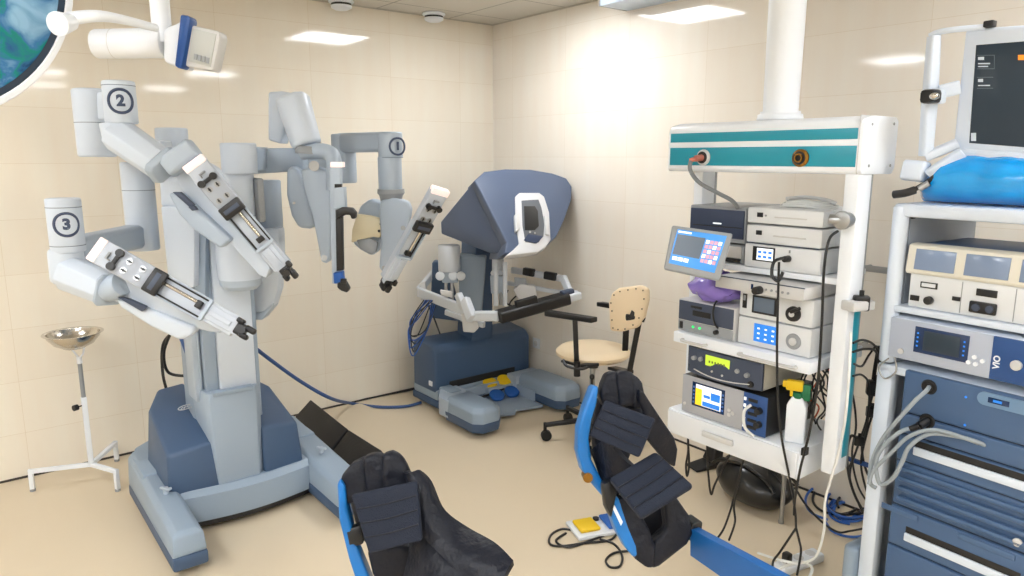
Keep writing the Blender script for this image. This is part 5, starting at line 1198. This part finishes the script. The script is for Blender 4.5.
# ================================================================== FLOOR CLUTTER
p = PZ(594, 529, 0)
FS = thing('foot_switch', 'yellow and blue foot switch on a white plate on the floor', 'foot switch', tuple(p), math.radians(-20))
b = MB(); b.bx(-.12, .13, -.09, .08, .002, .022, .008); b.build('base_plate', WHITEP, FS)
b = MB(); b.bx(-.095, .01, -.06, .055, .022, .038, .01, 3); b.build('yellow_pedal', YEL, FS)
b = MB(); b.bx(.05, .125, -.07, .06, .022, .04, .01, 3); b.build('blue_pedal', PBLUE, FS)
b = MB(); b.cyl((.03, .045, .02), (.03, .045, .034), .016, bev=.003); b.build('mode_button', BLACK, FS)
def fl(l, z=.007): return [PZ(x, y, z) for x, y in l]
cable('foot_switch_cable', fl([(575, 531), (562, 529), (551, 535), (550, 544), (562, 546), (585, 543), (610, 540), (616, 532), (600, 537), (570, 547), (556, 541), (566, 533)]), .0055, BLACK, 'thin black cable coiled beside the foot switch')
cable('foot_switch_cable', fl([(600, 539), (614, 544), (622, 555), (620, 566), (610, 567), (606, 560), (614, 553), (628, 551)]), .0055, BLACK, 'thin black cable looping on the floor toward the leg rest')
cable('wall_cable', fl([(326, 407.5), (345, 403), (380, 396), (417, 389)], .008), .006, BLACK, 'thin black cable along the floor by the left wall')
# black glossy bag and strap under the pendant
cb = PZ(757, 497, 0); b = MB()
bx_ = (PZ(785, 500, 0) - PZ(722, 468, 0)); ln = bx_.length / 2; d1 = bx_.normalized(); cB = (PZ(785, 497, 0) + PZ(722, 466, 0)) / 2
Mb = frame((0, 0, 0), (0, 0, 1), x=d1)
b.ell((0, 0, 0), (ln * 1.0, .15, .12), rot=Mb.to_3x3(), n=40)
for k in (-.4, 0, .4): b.tube([Mb @ V((ln * .96 * math.cos(a), k * .22, .0 + (.124 - abs(k) * .045) * math.sin(a) + .004)) for a in [PI * (.12 + .76 * i / 14) for i in range(15)]], .009, 8)
bag = b.build('equipment_bag', BAGB, None, jit=.012, jsc=8, ang=60); cB = PZ(754, 480, .12); bag.location = (cB.x, cB.y, .112)
tag(bag, 'glossy black bag lying on the floor below the pendant drawer', 'bag')
for v in bag.data.vertices: v.co.z = max(v.co.z, -.111)
# black rubber boot-shaped foot pedal, further left
q0 = PZ(700, 468, 0)
FP = thing('black_foot_pedal', 'black foot pedal with hood on the floor left of the bag', 'foot switch', tuple(q0), math.radians(-15))
b = MB(); b.loft([[(-.06, -.05, .001), (.12, -.05, .001), (.12, .06, .001), (-.06, .06, .001)], [(-.06, -.05, .014), (.12, -.05, .04), (.12, .06, .04), (-.06, .06, .014)]], .006); b.build('pedal_plate', RUBBER, FP)
b = MB(); b.loft([[(.05, -.045, .035), (.13, -.045, .03), (.13, .055, .03), (.05, .055, .035)], [(.08, -.03, .12), (.15, -.03, .11), (.15, .04, .11), (.08, .04, .12)], [(.12, -.02, .18), (.16, -.02, .17), (.16, .03, .17), (.12, .03, .18)]], .012, 3); b.build('pedal_hood', BLACK, FP)
# metal leg standing by the bag
pm = PZ(781, 523, 0); pt = P(784, 478, 2.72)
b = MB(); b.cyl((0, 0, .006), (0, 0, .26), .011, n=16); b.cyl((0, 0, 0), (0, 0, .012), .014, n=16); b.cyl((0, 0, .255), (0, 0, .30), .016, n=16); ml = b.build('metal_stand_rod', STEELB, None); ml.location = pm
tag(ml, 'short metal rod standing on the floor right of the black bag', 'metal rod')
# power strip on floor (white) with cables
pp = PZ(800, 566, 0)
WS = thing('power_strip', 'white power strip on the floor behind the blue beam', 'power strip', tuple(pp), math.radians(-10))
b = MB(); b.bx(-.14, .12, -.035, .035, .001, .045, .012, 3); b.build('strip_body', WHITEP, WS)
for k in range(3): b = MB(); b.cyl((-.09 + .075 * k, 0, .044), (-.09 + .075 * k, 0, .049), .022); b.build('outlet', LGREY, WS)
b = MB(); b.box((-.09, 0, .068), (.035, .035, .045), .008); b.build('plug', BLACK, WS)
# ---- cables hanging from the pendant
def rp(x, y, z): return lp(x, y, z)
G = 'black cables hanging under the pendant'
def hang(label, px, r=.005, m=BLACK, grp=None, nm='hanging_cable'): cable(nm, [P(x, y, D) for x, y, D in px], r, m, label, grp)
hang('thin black cable from the drawer left end, looping above the floor', [(688, 438, 3.1), (688, 452, 3.12), (686, 465, 3.14), (687, 476, 3.15), (689, 465, 3.12), (688, 440, 3.1)])
hang('thin black cable hanging in a V below the drawer handle', [(707, 440, 3.05), (708, 470, 3.06), (711, 494, 3.1), (715, 484, 3.08), (728, 458, 3.05), (733, 450, 3.05)])
hang('thin black cable dropping past the black bag to the floor', [(745, 455, 2.95), (738, 480, 2.98), (732, 505, 3.0), (724, 528, 3.05), (716, 540, 3.1)])
hang('second thin black cable dropping past the black bag', [(744, 456, 2.96), (739, 480, 2.98), (734, 505, 2.98), (735, 522, 3.0), (729, 540, 3.05)])
hang('long black cable running from the dark plug in front of the shelves to the floor', [(779, 262, 2.56), (778, 300, 2.56), (777, 350, 2.55), (778, 400, 2.54), (782, 440, 2.54), (790, 480, 2.55), (795, 510, 2.56), (796, 530, 2.56)], .0046)
hang('long black cable from the steel rail clamp down beside the bottle', [(838, 231, 2.38), (829, 240, 2.37), (824, 270, 2.36), (822, 320, 2.36), (818, 380, 2.38), (810, 430, 2.40), (800, 470, 2.45), (795, 500, 2.5), (794, 515, 2.52)], .0046)
hang('black cable loop reaching the white power strip, left strand', [(796, 528, 2.56), (788, 540, 2.57), (780, 552, 2.58), (773, 562, 2.6), (773, 575, 2.55)], .0046)
hang('black cable loop reaching the white power strip, right strand', [(796, 528, 2.56), (799, 540, 2.56), (801, 552, 2.58), (797, 575, 2.5)], .0046)
hang('black cable curving from the pendant to the cable pile', [(795, 488, 2.62), (806, 505, 2.66), (822, 522, 2.72), (838, 532, 2.78), (850, 531, 2.8), (866, 528, 2.85)], .0046)
hang('short looped black cable from the controller socket', [(783, 258, 2.58), (774, 262, 2.55), (772, 275, 2.54), (778, 281, 2.52), (783, 272, 2.52)], .006)
hang('black curly lead on the grey control box', [(735, 295, 2.9), (718, 300, 2.88), (713, 312, 2.86), (716, 326, 2.86), (726, 333, 2.88)], .004)
hang('white cable hanging beside the right post down to the floor', [(851, 332, 2.42), (849, 375, 2.38), (845, 420, 2.38), (838, 455, 2.42), (830, 482, 2.45), (825, 502, 2.48), (824, 530, 2.5), (816, 556, 2.53), (800, 563, 2.56), (780, 560, 2.6), (758, 553, 2.7)], .0052, CWHITE)
hang('white cable on the floor around the power strip', [(770, 574, 2.6), (785, 566, 2.62), (802, 562, 2.64), (812, 568, 2.6), (808, 580, 2.55)], .006, CWHITE)
# cable tangle right of the shelves
rr = random.Random(11)
for k in range(15):
    x0 = 808 + rr.random() * 22; y0 = 356 + rr.random() * 12; D0 = 2.70 + rr.random() * .12
    pts = [(x0, y0, D0)]
    x, y = x0, y0
    for j in range(4):
        x += rr.uniform(-16, 18); y += rr.uniform(10, 24); pts.append((max(801, min(848, x)), min(448, y), D0 + rr.uniform(-.06, .08)))
    cable('device_cable', [P(a, c, d) for a, c, d in pts], .0032 + .001 * rr.random(), BLACK if k % 5 else ORANGE, 'thin cable in the tangle behind the spray bottle', 'cable tangle behind the spray bottle')
for k, (pts, r_) in enumerate([
    ([(853, 343, 2.42), (863, 340, 2.5), (874, 345, 2.58), (880, 358, 2.62), (877, 380, 2.64), (871, 400, 2.66)], .0045),
    ([(853, 352, 2.42), (865, 349, 2.5), (876, 352, 2.58), (880, 372, 2.62), (876, 402, 2.65), (867, 432, 2.68), (861, 465, 2.72), (868, 496, 2.78)], .0045),
    ([(854, 364, 2.42), (862, 366, 2.5), (869, 355, 2.55), (877, 347, 2.6), (873, 375, 2.64), (868, 415, 2.68), (858, 446, 2.7), (848, 470, 2.74)], .004),
    ([(853, 376, 2.42), (862, 375, 2.48), (869, 386, 2.54), (867, 418, 2.6), (857, 448, 2.66), (850, 478, 2.72), (862, 512, 2.8)], .004),
    ([(879, 346, 2.62), (874, 380, 2.64), (868, 418, 2.66), (862, 446, 2.7), (866, 470, 2.75), (878, 492, 2.82)], .005),
    ([(858, 440, 2.6), (851, 436, 2.6), (847, 452, 2.64), (849, 476, 2.7), (856, 498, 2.76), (868, 518, 2.84)], .0055),
    ([(843, 372, 2.5), (852, 392, 2.54), (856, 425, 2.6), (852, 455, 2.66), (858, 486, 2.74), (870, 506, 2.8)], .004)]):
    cable('mains_cable', [P(*q) for q in pts], r_, BLACK, 'black mains cable hanging between the pendant and the vision cart', 'mains cables between the pendant and the cart')
def plug(x, y, D, s, label):
    c = P(x, y, D); t = thing('mains_plug', label, 'plug', tuple(c), -.9)
    b = MB(); b.bx(-.03 * s, .03 * s, -.02 * s, .02 * s, -.03 * s, .03 * s, .008 * s, 3); b.build('plug_body', BLACK, t)
    b = MB(); b.cyl((0, 0, .028 * s), (0, 0, .05 * s), .009 * s); b.build('strain_relief', RUBBER, t)
plug(875, 388, 2.62, 1.0, 'large black plug hanging in the cables left of the cart'); plug(872, 412, 2.64, .7, 'small black plug hanging below the large one left of the cart')
plug(861, 303, 2.46, .9, 'black plug adaptor clipped on the right side of the pendant post'); plug(859, 441, 2.6, .6, 'black plug near the floor left of the vision cart')
b = MB(); o0 = P(858, 305, 2.46)
b.box((0, 0, 0), (.06, .10, .035), .006, rot=-.3); a_ = b.build('adaptor_bracket', LGREY, PD, world=False); a_.location = mw(PD).inverted() @ o0
# horizontal wall rails behind
def wrail(px0, py0, px1, py1, label):
    a, c = PX(px0, py0, XW - .06), PX(px1, py1, XW - .06); z = (a.z + c.z) / 2
    t = thing('wall_rail', label, 'rail', (XW - .06, (a.y + c.y) / 2, z), 0, world=False); h = abs(a.y - c.y) / 2 + .35
    b = MB(); b.box((0, -.3, 0), (.012, h * 2, .03), .002); b.build('rail_bar', STEELB, t)
    for yy in (-h * .6 - .1, 0.04):
        b = MB(); b.cyl((0, yy, 0), (.059, yy, 0), .012); b.build('rail_spacer', STEELB, t)
wrail(862, 268, 884, 270, 'upper steel equipment rail on the right wall'); wrail(857, 344, 880, 350, 'lower steel equipment rail on the right wall')
# blue cable pile on the floor
for k in range(9):
    a0 = rr.random() * 6; R1 = 14 + rr.random() * 15; cx, cy = 848 + rr.uniform(-12, 10), 508 + rr.uniform(-10, 12)
    pts = [PZ(cx + R1 * 1.2 * math.cos(a0 + t), cy + R1 * .75 * math.sin(a0 + t * 1.0), .008 + .008 * (k % 4)) for t in [i * .55 for i in range(11)]]
    cable('floor_cable_loop', pts, .0065, CBLUE2 if k % 3 else BLACK, 'looped cable in the pile on the floor by the vision cart', 'looped cables in the floor pile by the cart')
cable('blue_floor_cable', [PZ(x, y, .012) for x, y in ((796, 474), (815, 480), (835, 489), (850, 496), (862, 508))], .007, CBLUE2, 'straight blue cable reaching the floor pile from under the drawer')
cable('blue_floor_cable', [PZ(x, y, .012) for x, y in ((800, 471), (822, 478), (842, 486), (860, 495))], .007, CBLUE2, 'second straight blue cable just behind the first one')
